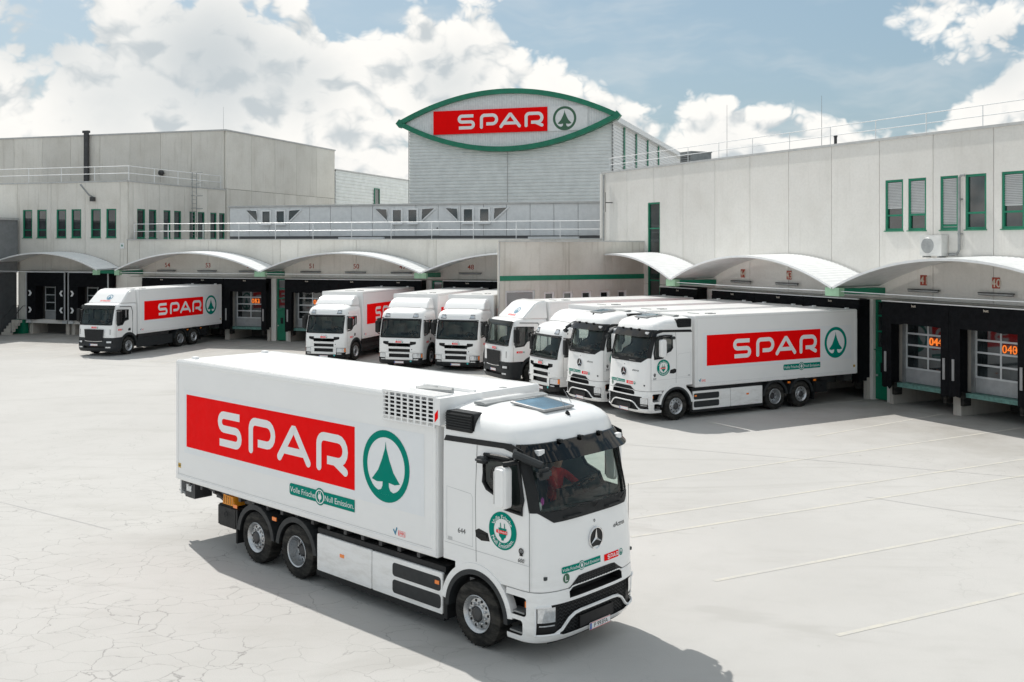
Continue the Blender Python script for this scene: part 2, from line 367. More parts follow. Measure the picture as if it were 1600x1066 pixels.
# ------------------------------------------------------------------ flat print: 2-D shapes mapped on a surface
class P2:
    def __init__(s): s.v = []; s.f = []; s.l = {}; s.k = 0                # l: face -> layer, so overlapping strokes never share a plane
    def poly(s, pts): i = len(s.v); s.v += [tuple(p) for p in pts]; s.l[len(s.f)] = s.k; s.f.append(tuple(range(i, i + len(pts)))); return s
    def rect(s, x0, x1, y0, y1, n=1):
        s.k += 1
        for k in range(n):
            a = x0 + (x1 - x0) * k / n; b = x0 + (x1 - x0) * (k + 1) / n
            s.poly([(a, y0), (b, y0), (b, y1), (a, y1)])
        return s
    def disc(s, cx, cy, r, n=40, ry=None):
        s.k += 1; return s.poly([(cx + r*cos(2*pi*k/n), cy + (ry or r)*sin(2*pi*k/n)) for k in range(n)])
    def ring(s, cx, cy, r0, r1, n=48, a0=0, a1=2*pi):
        i = len(s.v); s.k += 1
        for k in range(n + 1):
            a = a0 + (a1 - a0) * k / n
            s.v += [(cx + r0*cos(a), cy + r0*sin(a)), (cx + r1*cos(a), cy + r1*sin(a))]
        for k in range(n): j = i + 2*k; s.l[len(s.f)] = s.k; s.f.append((j, j+1, j+3, j+2))
        return s
    def stroke(s, pts, wd, caps=(1, 1)):
        pts = [Vector(p) for p in pts]; L = []; R = []; s.k += 1
        for k, p in enumerate(pts):
            a = pts[max(k-1, 0)]; b = pts[min(k+1, len(pts)-1)]
            d0 = (p - a).normalized() if k else (b - p).normalized(); d1 = (b - p).normalized() if k < len(pts) - 1 else d0
            d = (d0 + d1).normalized(); nrm = Vector((-d.y, d.x)); k_ = wd / 2 / max(.5, nrm.dot(Vector((-d1.y, d1.x))))
            L.append(p + nrm * k_); R.append(p - nrm * k_)
        i = len(s.v); s.v += [tuple(q) for pr in zip(L, R) for q in pr]
        for k in range(len(pts) - 1): j = i + 2*k; s.l[len(s.f)] = s.k; s.f.append((j, j+1, j+3, j+2))
        for c, p, q in ((caps[0], pts[0], pts[1]), (caps[1], pts[-1], pts[-2])):
            if c:
                a = atan2(p.y - q.y, p.x - q.x); s.poly([(p.x + wd/2*cos(a - pi/2 + pi*j/10), p.y + wd/2*sin(a - pi/2 + pi*j/10)) for j in range(11)])
        return s
    def add(s, o, sc=1.0, dx=0.0, dy=0.0, sh=0.0):
        i = len(s.v); s.v += [(x*sc + sh*y*sc + dx, y*sc + dy) for x, y in o.v]; s.l.update({len(s.f) + k: s.k + v for k, v in o.l.items()}); s.k += o.k; s.f += [tuple(k + i for k in f) for f in o.f]; return s
    def polar(s, o, r):                                              # bend text round a circle (x -> angle)
        i = len(s.v); s.v += [((r + y) * sin(x / r), (r + y) * cos(x / r)) for x, y in o.v]; s.f += [tuple(k + i for k in f) for f in o.f]; return s
    def put(s, name, fn, mat, parent, label=None):
        b = MB(); b.v = [tuple(fn(x, y)) for x, y in s.v]; b.f = s.f; lay = {}
        for k, f in enumerate(s.f):
            for i in f: lay[i] = s.l.get(k, 0)
        for i, k in lay.items():
            if k:
                x, y = s.v[i]; c = Vector(b.v[i]); n = (Vector(fn(x + 1e-3, y)) - c).cross(Vector(fn(x, y + 1e-3)) - c)
                if n.length: b.v[i] = tuple(c + n.normalized() * .0004 * k)
        return b.build(name, mat, parent, label=label)
TXT = {}
def text(st, h=1.0, ctr=True, bold=0.0):
    key = (st, bold)
    if key not in TXT:
        c = bpy.data.curves.new('t', 'FONT'); c.body = st; c.size = 1; c.resolution_u = 3; c.offset = bold
        o = bpy.data.objects.new('t', c); COL.objects.link(o); bpy.context.view_layer.update()
        me = bpy.data.meshes.new_from_object(o.evaluated_get(bpy.context.evaluated_depsgraph_get()))
        p = P2(); p.v = [(q.co.x, q.co.y) for q in me.vertices]; p.f = [tuple(f.vertices) for f in me.polygons]
        bpy.data.objects.remove(o); bpy.data.meshes.remove(me); TXT[key] = p
    p = TXT[key]; xs = [a for a, _ in p.v]; ys = [b_ for _, b_ in p.v]; k = h / .70
    r = P2(); r.add(p, k, -k * (min(xs) + max(xs)) / 2 if ctr else -k * min(xs), -h / 2 if ctr else 0)
    return r
def arc(cx, cy, r, a0, a1, n=8): return [(cx + r*cos(radians(a0 + (a1-a0)*k/n)), cy + r*sin(radians(a0 + (a1-a0)*k/n))) for k in range(n+1)]
def spar():                                                          # the four letters; panel height = 1, panel 0..5.15
    p = P2(); wd = .135; t_, b_ = .82 - wd/2, .18 + wd/2; md = .5
    r = (t_ - md) / 2
    x0, x1 = 1.13 + wd/2, 1.92 - wd/2
    p.stroke([(x1, t_), (x0 + r, t_)] + arc(x0 + r, t_ - r, r, 90, 270)[1:] + [(x1 - r, md)] + arc(x1 - r, md - r, r, 90, -90)[1:] + [(x0 - .01, b_)], wd, (0, 0))
    x0, x1 = 2.15 + wd/2, 2.97 - wd/2; cr = .14
    def bowl(x0, x1, endx): return [(x0, b_ - .0), (x0, t_ - cr)] + arc(x0 + cr, t_ - cr, cr, 180, 90, 5)[1:] + [(x1 - r2, t_)] + arc(x1 - r2, t_ - r2, r2, 90, -90)[1:] + [(endx, t_ - 2*r2)]
    r2 = .185
    p.stroke(bowl(x0, x1, x0 + .22), wd, (1, 0))
    xa, xb, xm = 3.03 + wd/2, 3.99 - wd/2, 3.51
    p.stroke([(xa, b_), (xm - .055, t_ - .04), (xm - .02, t_), (xm + .02, t_), (xm + .055, t_ - .04), (xb, b_)], wd)
    p.stroke([(xa + .10, b_ + .135), (xb - .12, b_ + .135)], wd * .95, (0, 0))
    x0, x1 = 4.15 + wd/2, 4.98 - wd/2
    p.stroke(bowl(x0, x1, x0 + .22), wd, (1, 0)); p.stroke([(x1 - .28, t_ - 2*r2 + .0), (x1 - .0, b_)], wd)
    return p
def tree_logo(ring=True):                                            # unit circle emblem
    p = P2()
    if ring: p.ring(0, 0, .80, 1.0)
    L = [(-.03, .50), (-.16, .18), (-.33, -.14), (-.60, -.42)]
    base = [(-.60, -.42), (-.38, -.47), (-.13, -.44)]
    p.poly([(0, .70)] + L + base[1:] + [(-x, y) for x, y in base[::-1][:-1]] + [(-x, y) for x, y in L[::-1]])
    g = [(-.13, -.43), (-.14, -.56), (-.20, -.66), (-.32, -.70), (-.43, -.66), (-.52, -.61)]
    lo = [(.80*cos(radians(a)), .80*sin(radians(a))) for a in range(229, 312, 8)]
    p.poly(g + lo + [(-x, y) for x, y in g[::-1]])
    return p
SPAR = spar(); TREE = tree_logo()
def slogan_base(L=9.0):                                              # height 1 strip with rounded left end and round plug badge
    p = P2(); p.rect(0, L/2, -.5, .5, 6); p.rect(-L/2 + .25, 0, -.5, .5, 6)
    p.poly([(-L/2 + .25, -.5), (-L/2 + .25, .5)] + arc(-L/2 + .25, .25, .25, 90, 180, 4)[1:] + arc(-L/2 + .25, -.25, .25, 180, 270, 4)[:-1]); p.disc(-.15, 0, .72)
    return p
def slogan_white(L=9.0):
    p = P2(); p.ring(-.15, 0, .50, .60)
    p.add(text('Volle Frische.', .48), 1, -L/4 - .28, 0); p.add(text('Null Emission.', .48), 1, L/4 + .22, 0)
    p.disc(-.15, -.02, .24, 20); p.rect(-.30, -.22, .1, .40); p.rect(-.08, 0, .1, .40); p.rect(-.19, -.11, -.42, -.1)
    return p
SLB, SLW = slogan_base(), slogan_white()
# ------------------------------------------------------------------ the setting: ground and markings
LF = Frame(-15.445, 68.267, radians(-17.8)); RF = Frame(15.118, 42.14, radians(-63.43)); EB = Frame(-.68, 53.5, radians(26.57))
F2 = Frame(*LF.w(-12.19, 0)[:2], LF.a + pi / 2)
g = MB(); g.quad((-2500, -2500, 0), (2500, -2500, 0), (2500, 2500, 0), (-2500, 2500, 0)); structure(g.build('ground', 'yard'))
def strip(a, b, wd, name='painted_line', mat='line_paint', z=.004):
    a, b = Vector(a), Vector(b); d = (b - a).normalized(); n = Vector((-d.y, d.x)) * wd / 2
    m_ = MB(); k = max(1, int((b - a).length / 2))
    for i in range(k):
        p, q = a + (b - a) * (i / k), a + (b - a) * ((i + 1) / k)
        m_.quad((*(p - n), z), (*(q - n), z), (*(q + n), z), (*(p + n), z))
    structure(m_.build(name, mat))
for (a, b) in [((7.85, -17.5), (6.85, -.4)), ((10.76, -19.2), (10.3, -1)), ((12.02, -20), (11.8, -1)), ((15.2, -20.2), (15.0, -1)), ((18.3, -20.1), (18.15, -1)), ((4.82, -7.9), (3.54, -.4)), ((1.0, -9.5), (2.65, -9.3)), ((-.1, -9), (-.35, -.6))]:
    strip(RF.w(*a)[:2], RF.w(*b)[:2], .11)
for s_ in (-20.3, -16.9, -13.0, -10.47, -7.2, -3.95, -.69, .71, 3.97, 7.23, 10.49, 11.89, 15.15, 18.4):
    strip(LF.w(s_, -13.5)[:2], LF.w(s_, -.8)[:2], .12)
for (a, b) in [((-9, 23.0), (-18, 29)), ((9.0, 26.0), (22.0, 15.5)), ((2.2, 33.5), (20.5, 25.3))]: strip(a, b, .016, 'paving_joint', 'print_grey')

# ------------------------------------------------------------------ building helpers
def window(parent, x0, x1, z0, z1, y=.05, frame='green_steel', transom=None, blind=0.0, depth=.12, name='window'):
    fw = .09 if frame == 'green_steel' else .11; m_ = MB(); m_.box(x0, x1, y, y + depth - .03, z0, z0 + fw).box(x0, x1, y, y + depth - .03, z1 - fw, z1).box(x0, x0 + fw, y, y + depth - .03, z0 + fw, z1 - fw).box(x1 - fw, x1, y, y + depth - .03, z0 + fw, z1 - fw)
    zt = []
    for k in (transom or []):
        zz = z0 + (z1 - z0) * k; zt.append(zz); m_.box(x0 + fw, x1 - fw, y + .002, y + depth - .032, zz - .035, zz + .035)
    wn = m_.build(name, frame, parent)
    ed = [z0 + fw] + zt + [z1 - fw]
    for a, b_ in zip(ed, ed[1:]): MB().box(x0 + fw * .6, x1 - fw * .6, y + depth - .05, y + depth - .034, a, b_).build('pane', 'pane', wn)
    MB().box(x0 - .03, x1 + .03, y - .09, y - .001, z0 - .04, z0 - .003).build('sill', frame, wn)
    if blind:
        m_ = MB(); zb = z1 - fw - (z1 - z0) * blind; z = z1 - fw - .03
        while z > zb:
            m_.quad((x0 + fw, y + .015, z), (x1 - fw, y + .015, z), (x1 - fw, y + .055, z - .052), (x0 + fw, y + .055, z - .052)); z -= .062
        m_.build('blind', 'blind', wn)
    return wn
def panels(parent, bounds, z0, z1, holes, mat, y0=0.0, y1=.15, gap=.012, name='concrete_panel'):
    for a, b_ in zip(bounds, bounds[1:]):
        hs = [h for h in holes if h[1] > a + gap and h[0] < b_ - gap]
        MB().holed(a + gap, b_ - gap, z0, z1, hs, y0, y1).build(name, mat, parent)
def corr(x0, x1, z0, z1, pitch, amp, vertical=False, y=0.0):           # corrugated sheet, ribs horizontal or vertical
    m_ = MB(); prof = ((0, 0), (.32, 0), (.42, 1), (.90, 1))
    if vertical:
        xs = []; x = x0
        while x < x1: xs += [(min(x + k * pitch, x1), y - a * amp) for k, a in prof]; x += pitch
        m_.grid([[(a, b_, z0) for a, b_ in xs], [(a, b_, z1) for a, b_ in xs]])
    else:
        zs = []; z = z0
        while z < z1: zs += [(min(z + k * pitch, z1), y - a * amp) for k, a in prof]; z += pitch
        m_.grid([[(x0, b_, a), (x1, b_, a)] for a, b_ in zs])
    return m_

# --- right wing
R = thing('warehouse_wing', 'long pale concrete panel warehouse wing on the right with green framed windows', 'building', RF, (0, 0, 0))
PW = 2.71
rb = [PW * k for k in range(-8, 6)]
wins = [(.31, 1.24, 6.98, 9.04), (1.49, 2.38, 6.98, 9.04), (3.05, 3.87, 6.98, 9.04), (4.19, 5.11, 6.98, 9.04), (5.75, 6.67, 6.98, 9.04)]
tall = (-16.85, -15.67, .3, 8.76)
panels(R, rb, 4.24, 10.68, wins + [tall], 'concrete')
panels(R, [-21.68, -18.97, -16.26, -14.76], .02, 4.215, [tall], 'concrete')
for k, (w_, tr, bl) in enumerate(zip(wins, ([.30], [.30], [.08], [.30], [.30]), (.52, .66, .97, 0, .55))): window(R, *w_, y=.03, transom=tr, blind=bl)
window(R, *tall, y=.03, transom=[.16, .32, .49, .66, .83])
MB().box(-21.6, 13.4, .17, 14, 4.2, 10.6).box(-21.6, -15.0, .17, 14, 0, 4.19).build('core', 'joint', R)
MB().box(-21.75, 13.6, -.05, .32, 10.68, 10.78).build('coping', 'coping', R)
MB().box(-21.9, -21.69, -.03, .2, 0, 10.66).build('corner_strip', 'concrete', R)
MB().tube([(-21.35, -.1, 4.4), (-21.35, -.1, 10.6)], .05, 8).build('downpipe', 'galv', R)
MB().box(-11.47, 13.4, .0, .16, 4.16, 4.225).build('lintel', 'concrete_dirty', R)

# --- left dock building, roof office
L = thing('dock_building', 'low concrete dock building with arched canopies in the background centre', 'building', LF, (0, 0, 0))
lb = [-12.17, -11.17, -5.58, 0, 5.58, 11.17, 16.75, 22.3]
panels(L, lb, 4.24, 6.74, [], 'concrete_warm')
MB().box(-12.1, 22.2, .17, 4.3, 4.2, 6.60).build('core', 'joint', L)
MB().box(-12.2, 22.3, -.06, .26, 6.74, 6.80).build('coping', 'coping', L)
MB().box(-12.1, 22.2, .27, 4.3, 6.602, 6.66).build('roof_deck', 'roof_dark', L)
MB().box(-12.1, 22.2, .0, .16, 4.16, 4.225).build('lintel', 'concrete_dirty', L)
O = thing('roof_office', 'pale clad roof storey with triangular and square windows behind the railing', 'building', LF, (0, 4, 0))
k = -6.5; pb = []
while k < 21.6: pb.append(k); k += 1.62
panels(O, pb, 7.02, 9.10, [], 'clad_light', gap=.016, name='cladding_panel', y1=.06)
MB().box(-6.55, 21.5, .065, 6, 6.6, 9.08).build('core', 'seam_dark', O)
MB().box(-6.6, 21.5, -.12, 6, 9.11, 9.22).build('roof_edge', 'coping', O)
def tri(parent, xa, xb, z0, z1, right):
    pts = [(xa, z1), (xb, z1), (xb, z0)] if right else [(xa, z1), (xb, z1), (xa, z0)]
    wn = MB().tube([(x, -.03, z) for x, z in pts], .085, 4, True).build('window', 'white_steel', parent)
    MB().prism(pts, 'y', -.03, -.004).build('pane', 'pane', wn)
for gx in (-5.15, 5.03, 10.2):
    tri(O, gx, gx + .93, 8.02, 8.88, True); tri(O, gx + 3.50, gx + 4.50, 8.02, 8.88, False)
    for a in (1.27, 2.42): window(O, gx + a, gx + a + .82, 7.84, 8.90, y=-.10, frame='white_steel', depth=.13)
hd = MB().box(8.96, 9.79, -.04, -.003, 7.07, 8.07).build('hatch_door', 'white_steel', O); MB().box(9.62, 9.70, -.07, -.041, 7.50, 7.58).build('handle', 'black_plastic', hd)
for sx in (2.5, 16.2): MB().box(sx, sx + 3.4, -.55, -.3, 6.82, 6.95).build('roof_duct', 'white_steel', O)

# --- left block: two storeys, green windows, and the tall block behind it
B1 = thing('office_block', 'two storey concrete block on the left with narrow green framed windows', 'building', LF, (0, 0, 0))
bb = [-33.7, -30.73, -27.74, -24.75, -21.76, -18.77, -15.78, -12.79, -12.20]
fwins = [(-21.3, -20.45), (-20.02, -19.16), (-18.29, -17.43), (-16.98, -16.12), (-15.29, -14.43), (-13.97, -13.12)]
fh = [(a, b_, 6.92, 8.96) for a, b_ in fwins]
panels(B1, bb, 4.56, 10.85, fh, 'concrete_warm')
for h in fh: window(B1, *h, y=.03, transom=[.28])
MB().box(-33, -12.45, .17, 12.0, 4.5, 10.8).build('core', 'joint', B1)
MB().box(-33.5, -12.17, -.05, .3, 10.85, 10.95).build('coping', 'coping', B1)
MB().box(-21.7, -12.3, 0.0, .16, 4.44, 4.545).build('lintel', 'concrete_dirty', B1)
B2 = thing('office_flank', 'right hand side wall of the left concrete block with eight narrow green windows', 'building', F2, (0, 0, 0))
rw = [(1.04, 1.94), (2.34, 3.22), (4.03, 4.88), (5.29, 6.17), (7.2, 7.95), (8.28, 9.17), (9.94, 10.80), (11.15, 11.95)]
rh = [(a, b_, 6.88, 8.98) for a, b_ in rw]
panels(B2, [.16, .62, 3.6, 6.6, 9.55, 12.05], 5.5, 10.85, rh, 'concrete_warm', y0=-.02, y1=.15)
for h in rh: window(B2, *h, y=.02, transom=[.28])
MB().box(.0, 12.05, -.07, .24, 10.853, 10.953).build('coping', 'coping', B2)
U = thing('tall_block', 'tall windowless concrete block behind the left office block', 'building', F2, (12.05, 0, 0))
panels(U, [.16, 3.9, 7.7, 11.5, 15.3, 18.95], 5.5, 10.98, [], 'concrete_warm', y0=0, y1=.15); panels(U, [.16, 3.9, 7.7, 11.5, 15.3, 18.95], 11.01, 15.72, [], 'concrete_warm', y0=0, y1=.15)
MB().box(.2, 18.9, .17, 36, 5, 15.6).build('core', 'joint', U)
MB().box(-.05, 19.05, -.06, 36, 15.72, 15.84).build('coping', 'coping', U)
fu = []
for k in range(13): fu.append(.16 + 3.04 * k)
for a, b_ in zip(fu, fu[1:]):                                        # front panels of the tall block (turned 90 degrees)
    MB().box(-.0, .16, a + .012, b_ - .012, 10.9, 15.72).build('concrete_panel', 'concrete_warm', U)
H = thing('grey_hall', 'distant grey corrugated hall between the tall block and the sign tower', 'building', F2, (31.1, 0, 0))
corr(0, 24, 5, 13.8, .34, .06).build('corrugated_sheet', 'grey_clad', H)
MB().box(0, 24, .02, 12, 5, 13.75).build('core', 'grey_clad', H); MB().box(-.1, 24, -.12, 12, 13.81, 13.95).build('coping', 'coping', H)
window(H, 8.7, 10.0, 10.3, 12.5, y=-.17)

# --- sign tower
T = thing('sign_tower', 'tall grey corrugated warehouse tower carrying the lens shaped sign', 'building', LF, (0, 28, 0))
corr(-2.83, 16.5, 5, 17.6, .30, .07).build('corrugated_sheet', 'grey_clad', T)
MB().box(-2.75, 16.44, .03, 40, 5, 17.55).build('core', 'grey_clad', T)
for x in (-2.9, 6.8, 16.42): MB().box(x, x + .07, -.12, -.075, 5, 17.6).build('joint_strip', 'coping', T)
sm = corr(0, 40, 5, 17.2, .30, .07)
sm.v = [(16.5 - y, x, z) for x, y, z in sm.v]; sm.build('corrugated_sheet', 'white_steel', T)
for y_ in (4.4, 10.2, 16.4, 23): MB().box(16.58, 16.66, y_, y_ + .5, 5, 17.2).build('green_strip', 'green_steel', T)
MB().box(16.45, 17.0, -.2, 40, 17.2, 17.68).build('gutter', 'white_steel', T)
n = 24
def lens(t, top): x = -3.56 + 20.58 * t; hgt = 2.56 if top else -2.64; return x, 17.70 + hgt * (1 - (2*t - 1) ** 2) ** 1.0
rf = MB(); pr = [(-2.9 + 19.6 * k / n, 17.5 + 1.9 * (1 - (2*k/n - 1) ** 2)) for k in range(n + 1)]
rf.prism(pr, 'y', .1, 40).build('roof', 'coping', T)
SG = thing('lens_sign', 'big lens shaped SPAR sign with green rim on the grey tower', 'sign', LF, (0, 27.45, 0))
top = [lens(k/40, True) for k in range(41)]; bot = [lens(k/40, False) for k in range(41)]
MB().prism(top + bot[1:-1][::-1], 'y', .10, .30).build('back_panel', 'white_steel', SG)
m_ = MB(); x = -2.6
while x < 16.2:                                                      # vertical ribs of the sheet
    t0 = (x + 3.56) / 20.58; hz_ = (1 - (2*t0 - 1) ** 2)
    m_.box(x, x + .10, .06, .10, 17.70 - 2.6 * hz_ + .1, 17.70 + 2.5 * hz_ - .1); x += .23
m_.build('rib_sheet', 'clad_light', SG)
def band(pts, wd, y0, y1, name, mat, par):
    m_ = MB(); rows = []
    for k, (x, z) in enumerate(pts):
        a = pts[max(k-1, 0)]; b_ = pts[min(k+1, len(pts)-1)]; d = Vector((b_[0]-a[0], b_[1]-a[1])).normalized(); nn = Vector((-d.y, d.x)) * wd / 2
        rows.append([(x - nn.x, y0, z - nn.y), (x + nn.x, y0, z + nn.y), (x + nn.x, y1, z + nn.y), (x - nn.x, y1, z - nn.y), (x - nn.x, y0, z - nn.y)])
    m_.grid(rows); return m_.build(name, mat, par)
band(top, .44, -.25, .45, 'rim', 'green_steel', SG); band(bot, .44, -.25, .45, 'rim', 'green_steel', SG)
for tx in (-3.56, 17.02): MB().prism([(tx - .35, 17.7), (tx, 18.1), (tx + .35, 17.7), (tx, 17.3)], 'y', -.255, .44).build('rim_tip', 'green_steel', SG)
RP = MB().box(-.17, 10.71, -.10, .055, 16.55, 18.70).build('red_panel', 'logo_red', SG)
q = P2(); q.add(SPAR, 2.12, -.17, 16.56); q.put('lettering', lambda x, z: (x, -.115, z), 'logo_white', RP)
MB().box(10.73, 14.4, .0, .055, 16.53, 18.72).build('logo_panel', 'white_steel', SG)
q = P2(); q.add(TREE, 1.07, 12.3, 17.62); q.put('tree_emblem', lambda x, z: (x, -.012, z), 'logo_olive', SG)

# --- entrance block between the two wings
E_ = thing('entrance_block', 'small flat roofed concrete block with a green stripe between the two wings', 'building', EB, (0, 0, 0))
eh = [(.37, 2.13, 1.6, 4.0)] + [(a, b_, 2.5, 3.9) for a, b_ in ((2.68, 3.32), (3.82, 4.45), (4.98, 5.63), (6.15, 6.8), (7.3, 7.91))]
for a, b_ in ((0, 2.42), (2.42, 6.95), (6.95, 9.25)): MB().holed(a + .004, b_ - .004, 0, 6.56, [h for h in eh if h[0] >= a and h[1] <= b_], 0, .2).build('concrete_panel', 'concrete_stained', E_)
MB().prism([(.25, .22), (9.22, .22), (9.22, 12), (9, 12)], 'z', 0, 6.5).build('core', 'joint', E_)
MB().prism([(-.06, -.06), (9.3, -.06), (9.3, 12), (9, 12)], 'z', 6.56, 6.64).build('coping', 'coping', E_)
MB().box(-.01, 9.26, -.02, -.003, 4.52, 4.78).build('green_stripe', 'green_steel', E_)
window(E_, *eh[0], y=.06, frame='alu', blind=.92)
for h in eh[1:]: window(E_, *h, y=.06, frame='white_steel')
MB().box(-.02, .03, -.04, .02, 0, 6.5).build('corner_trim', 'coping', E_)
SW = thing('side_wing', 'dark grey wall of the side wing at the far left edge', 'building', LF, (0, 0, 0))
MB().box(-42, -21.47, -16, -.3, 4.4, 8.2).build('upper_wall', 'dark_wall', SW); MB().box(-42, -21.57, -16, -.3, 0, 4.39).build('lower_wall', 'wall_shaded', SW)  # lower wall coloured darker to stand for shade under the canopy
MB().box(-42, -21.36, -16.1, -.28, 8.201, 8.36).build('coping', 'coping', SW)

# ------------------------------------------------------------------ loading docks
def rough_box(m_, x0, x1, y0, y1, z0, z1, n, amp, rnd):              # hanging curtain flap with an uneven lower edge
    rows0, rows1 = [], []
    for k in range(n + 1):
        x = x0 + (x1 - x0) * k / n; zz = z0 + rnd.uniform(-amp, amp); w0 = rnd.uniform(-.015, .015)
        rows0.append([(x, y0 + w0, zz), (x, y0 + w0 * .5, (zz + z1) / 2), (x, y0, z1)]); rows1.append([(x, y1, zz), (x, y1, (zz + z1) / 2), (x, y1, z1)])
    m_.grid(rows0); m_.grid(rows1)
    for a, b_ in ((rows0[0], rows1[0]), (rows0[-1], rows1[-1]), ([r[0] for r in rows0], [r[0] for r in rows1])): m_.grid([a, b_])
def make_dock(seed):
    rnd = random.Random(seed); D_ = bpy.data.objects.new('loading_dock', None); COL.objects.link(D_)
    m_ = MB(); m_.box(-1.62, 1.62, -.64, -.02, 3.9, 4.14); rough_box(m_, -1.62, 1.62, -.66, -.62, 3.28, 3.9, 14, .03, rnd); m_.box(-1.62, 1.62, -.60, -.30, 3.36, 3.898)
    hc = m_.build('head_curtain', 'curtain', D_)
    MB().box(-1.61, 1.61, -.69, -.60, 4.145, 4.185).build('trim', 'white_steel', D_)
    q = P2(); q.add(text('butt', .09, bold=.02)); q.put('maker_plate', lambda x, z: (x, -.672, 4.03 + z), 'number_pale', hc)
    for s_ in (-1, 1):
        m_ = MB(); xa, xb = (-1.62, -1.14) if s_ < 0 else (1.26, 1.62)
        m_.box(min(xa, xb) if s_ < 0 else 1.32, -1.32 if s_ < 0 else 1.62, -.60, -.02, .78, 3.898); rough_box(m_, xa, xb, -.655, -.61, .72, 3.9, 5, .07, rnd)
        sc = m_.build('side_curtain', 'curtain', D_)
        MB().box(s_ * 1.42 - .05, s_ * 1.42 + .05, -.69, -.662, 1.35, 2.15).build('guide_strip', 'print_grey', sc)
    y = .08; z0 = .92
    dr = MB().box(-1.06, 1.06, y + .02, y + .06, z0, z0 + .56).build('door', 'alu_panel', D_)
    m_ = MB(); zs = [1.50 + .46 * k for k in range(5)]
    for z in zs: m_.box(-1.06, 1.06, y, y + .06, z - .035, z + .035)
    for x in (-1.06, -.01, .99): m_.box(x, x + .07, y + .004, y + .056, 1.47, 3.36)
    m_.build('door_frame', 'alu', dr)
    for a, b_ in zip(zs, zs[1:]):
        for xa, xb in ((-.99, -.01), (.06, .99)): MB().box(xa, xb, y + .02, y + .04, a + .035, b_ - .035).build('pane', 'pane', dr)
    MB().box(-1.2, -1.07, y - .05, y + .05, .9, 3.5).build('door_guide', 'galv', D_); MB().box(1.07, 1.2, y - .05, y + .05, .9, 3.5).build('door_guide', 'galv', D_)
    MB().box(-1.18, 1.18, -.30, y + .5, .74, .90).build('leveller', 'teal_worn', D_)
    for s_ in (-1.3, 1.18): MB().box(s_, s_ + .14, -.42, -.02, .42, .92).build('bumper', 'rubber', D_)
    MB().box(-1.63, -1.45, -.2, 2.6, 0, .73).build('pier', 'concrete_dirty', D_); MB().box(1.45, 1.63, -.2, 1.35, 0, .73).build('pier', 'concrete_dirty', D_)
    MB().box(-1.44, 1.44, 2.5, 2.6, 0, .73).build('pit_wall', 'concrete_shaded', D_)
    MB().box(-1.63, -1.205, .14, .4, .735, 4.1).build('recess_wall', 'concrete_dirty', D_); MB().box(1.205, 1.63, .14, .4, .735, 4.1).build('recess_wall', 'concrete_dirty', D_); MB().box(-1.2, 1.2, .14, .4, 3.505, 4.1).build('recess_wall', 'concrete_dirty', D_)
    MB().box(-1.63, -1.19, -.2, .138, .735, .9).build('dock_edge', 'concrete_dirty', D_); MB().box(1.19, 1.63, -.2, .138, .735, .9).build('dock_edge', 'concrete_dirty', D_)
    return D_
protos = [make_dock(1), make_dock(2), make_dock(3)]
used = [False] * 3
def place_dock(fr, x, num, label, led=True, y=0.0):
    i = (num * 7) % 3
    d = protos[i] if not used[i] else copy_tree(protos[i]); used[i] = True
    fr.put(d, x, y); tag(d, label, 'loading dock', 'loading docks along the warehouse')
    if led:
        q = P2(); q.add(text('%03d' % num, .30)); q.put('number_display', lambda a, z: (a + .40, .065, 2.64 + z), 'led', d)
    return d
def place_sign(fr, x, num, plate, y=0.0):
    s_ = thing('number_sign', ('painted number above the ' + who[num].replace('empty ', '')), 'sign', fr, (x, y - .012, 5.02), 'dock numbers')
    MB().box(-.16, .16, -.012, .0, -.20, .20).build('plate', 'number_red' if plate else 'concrete_warm', s_)
    q = P2(); q.add(text(str(num), .30, bold=.012)); q.put('digits', lambda a, z: (a, -.016, z), 'number_pale' if plate else 'number_red', s_)
def place_lamp(fr, x, label, y=0.0):
    s_ = thing('wall_lamp', label, 'lamp', fr, (x, y, 4.60), 'strip lamps above the docks')
    MB().tube([(-.72, -.16, 0), (.72, -.16, 0)], .045, 8).build('tube', 'galv', s_); MB().box(-.76, .76, -.17, -.12, .03, .07).build('housing', 'black_plastic', s_)
    for a in (-.5, .5): MB().box(a - .03, a + .03, -.13, .0, .0, .05).build('bracket', 'black_plastic', s_)
OFF = (2.34, 5.60, 8.86)
who = {40: 'empty loading dock 040 at the right edge of the photo', 41: 'empty loading dock 041 next to the green door on the right', 42: 'loading dock filled by the frontmost parked truck on the right', 43: 'loading dock behind the second truck of the right row', 44: 'loading dock behind the third truck of the right row', 45: 'loading dock behind the farthest truck of the right row',
       47: 'loading dock behind the rightmost truck of the left row', 48: 'loading dock behind the middle truck of the left row', 49: 'loading dock behind the truck left of the middle one', 50: 'loading dock left of the first white truck of the left row', 51: 'loading dock 051 right of the narrow green door', 52: 'empty loading dock 052 beside the left truck', 53: 'loading dock filled by the dark bumpered truck at the left', 54: 'loading dock behind the cab of the left truck', 39: 'loading dock mostly beyond the right edge'}
for num, x in ((45, -13.11), (44, -8.63), (43, -5.37), (42, -2.11), (41, 2.37), (40, 5.63), (39, 8.89)):
    place_dock(RF, x, num, who[num]); place_lamp(RF, x, 'strip lamp over the ' + who[num].replace('empty ', ''))
    if num != 42 and num != 45: place_sign(RF, x + (.0 if num > 41 else -.1), num, True)
for num, x in ((54, -8.84), (53, -5.58), (52, -2.32), (51, 2.34), (50, 5.60), (49, 8.86), (48, 13.52), (47, 16.78)):
    place_dock(LF, x, num, who[num]); place_sign(LF, x, num, False); place_lamp(LF, x, 'strip lamp over the ' + who[num].replace('empty ', ''))
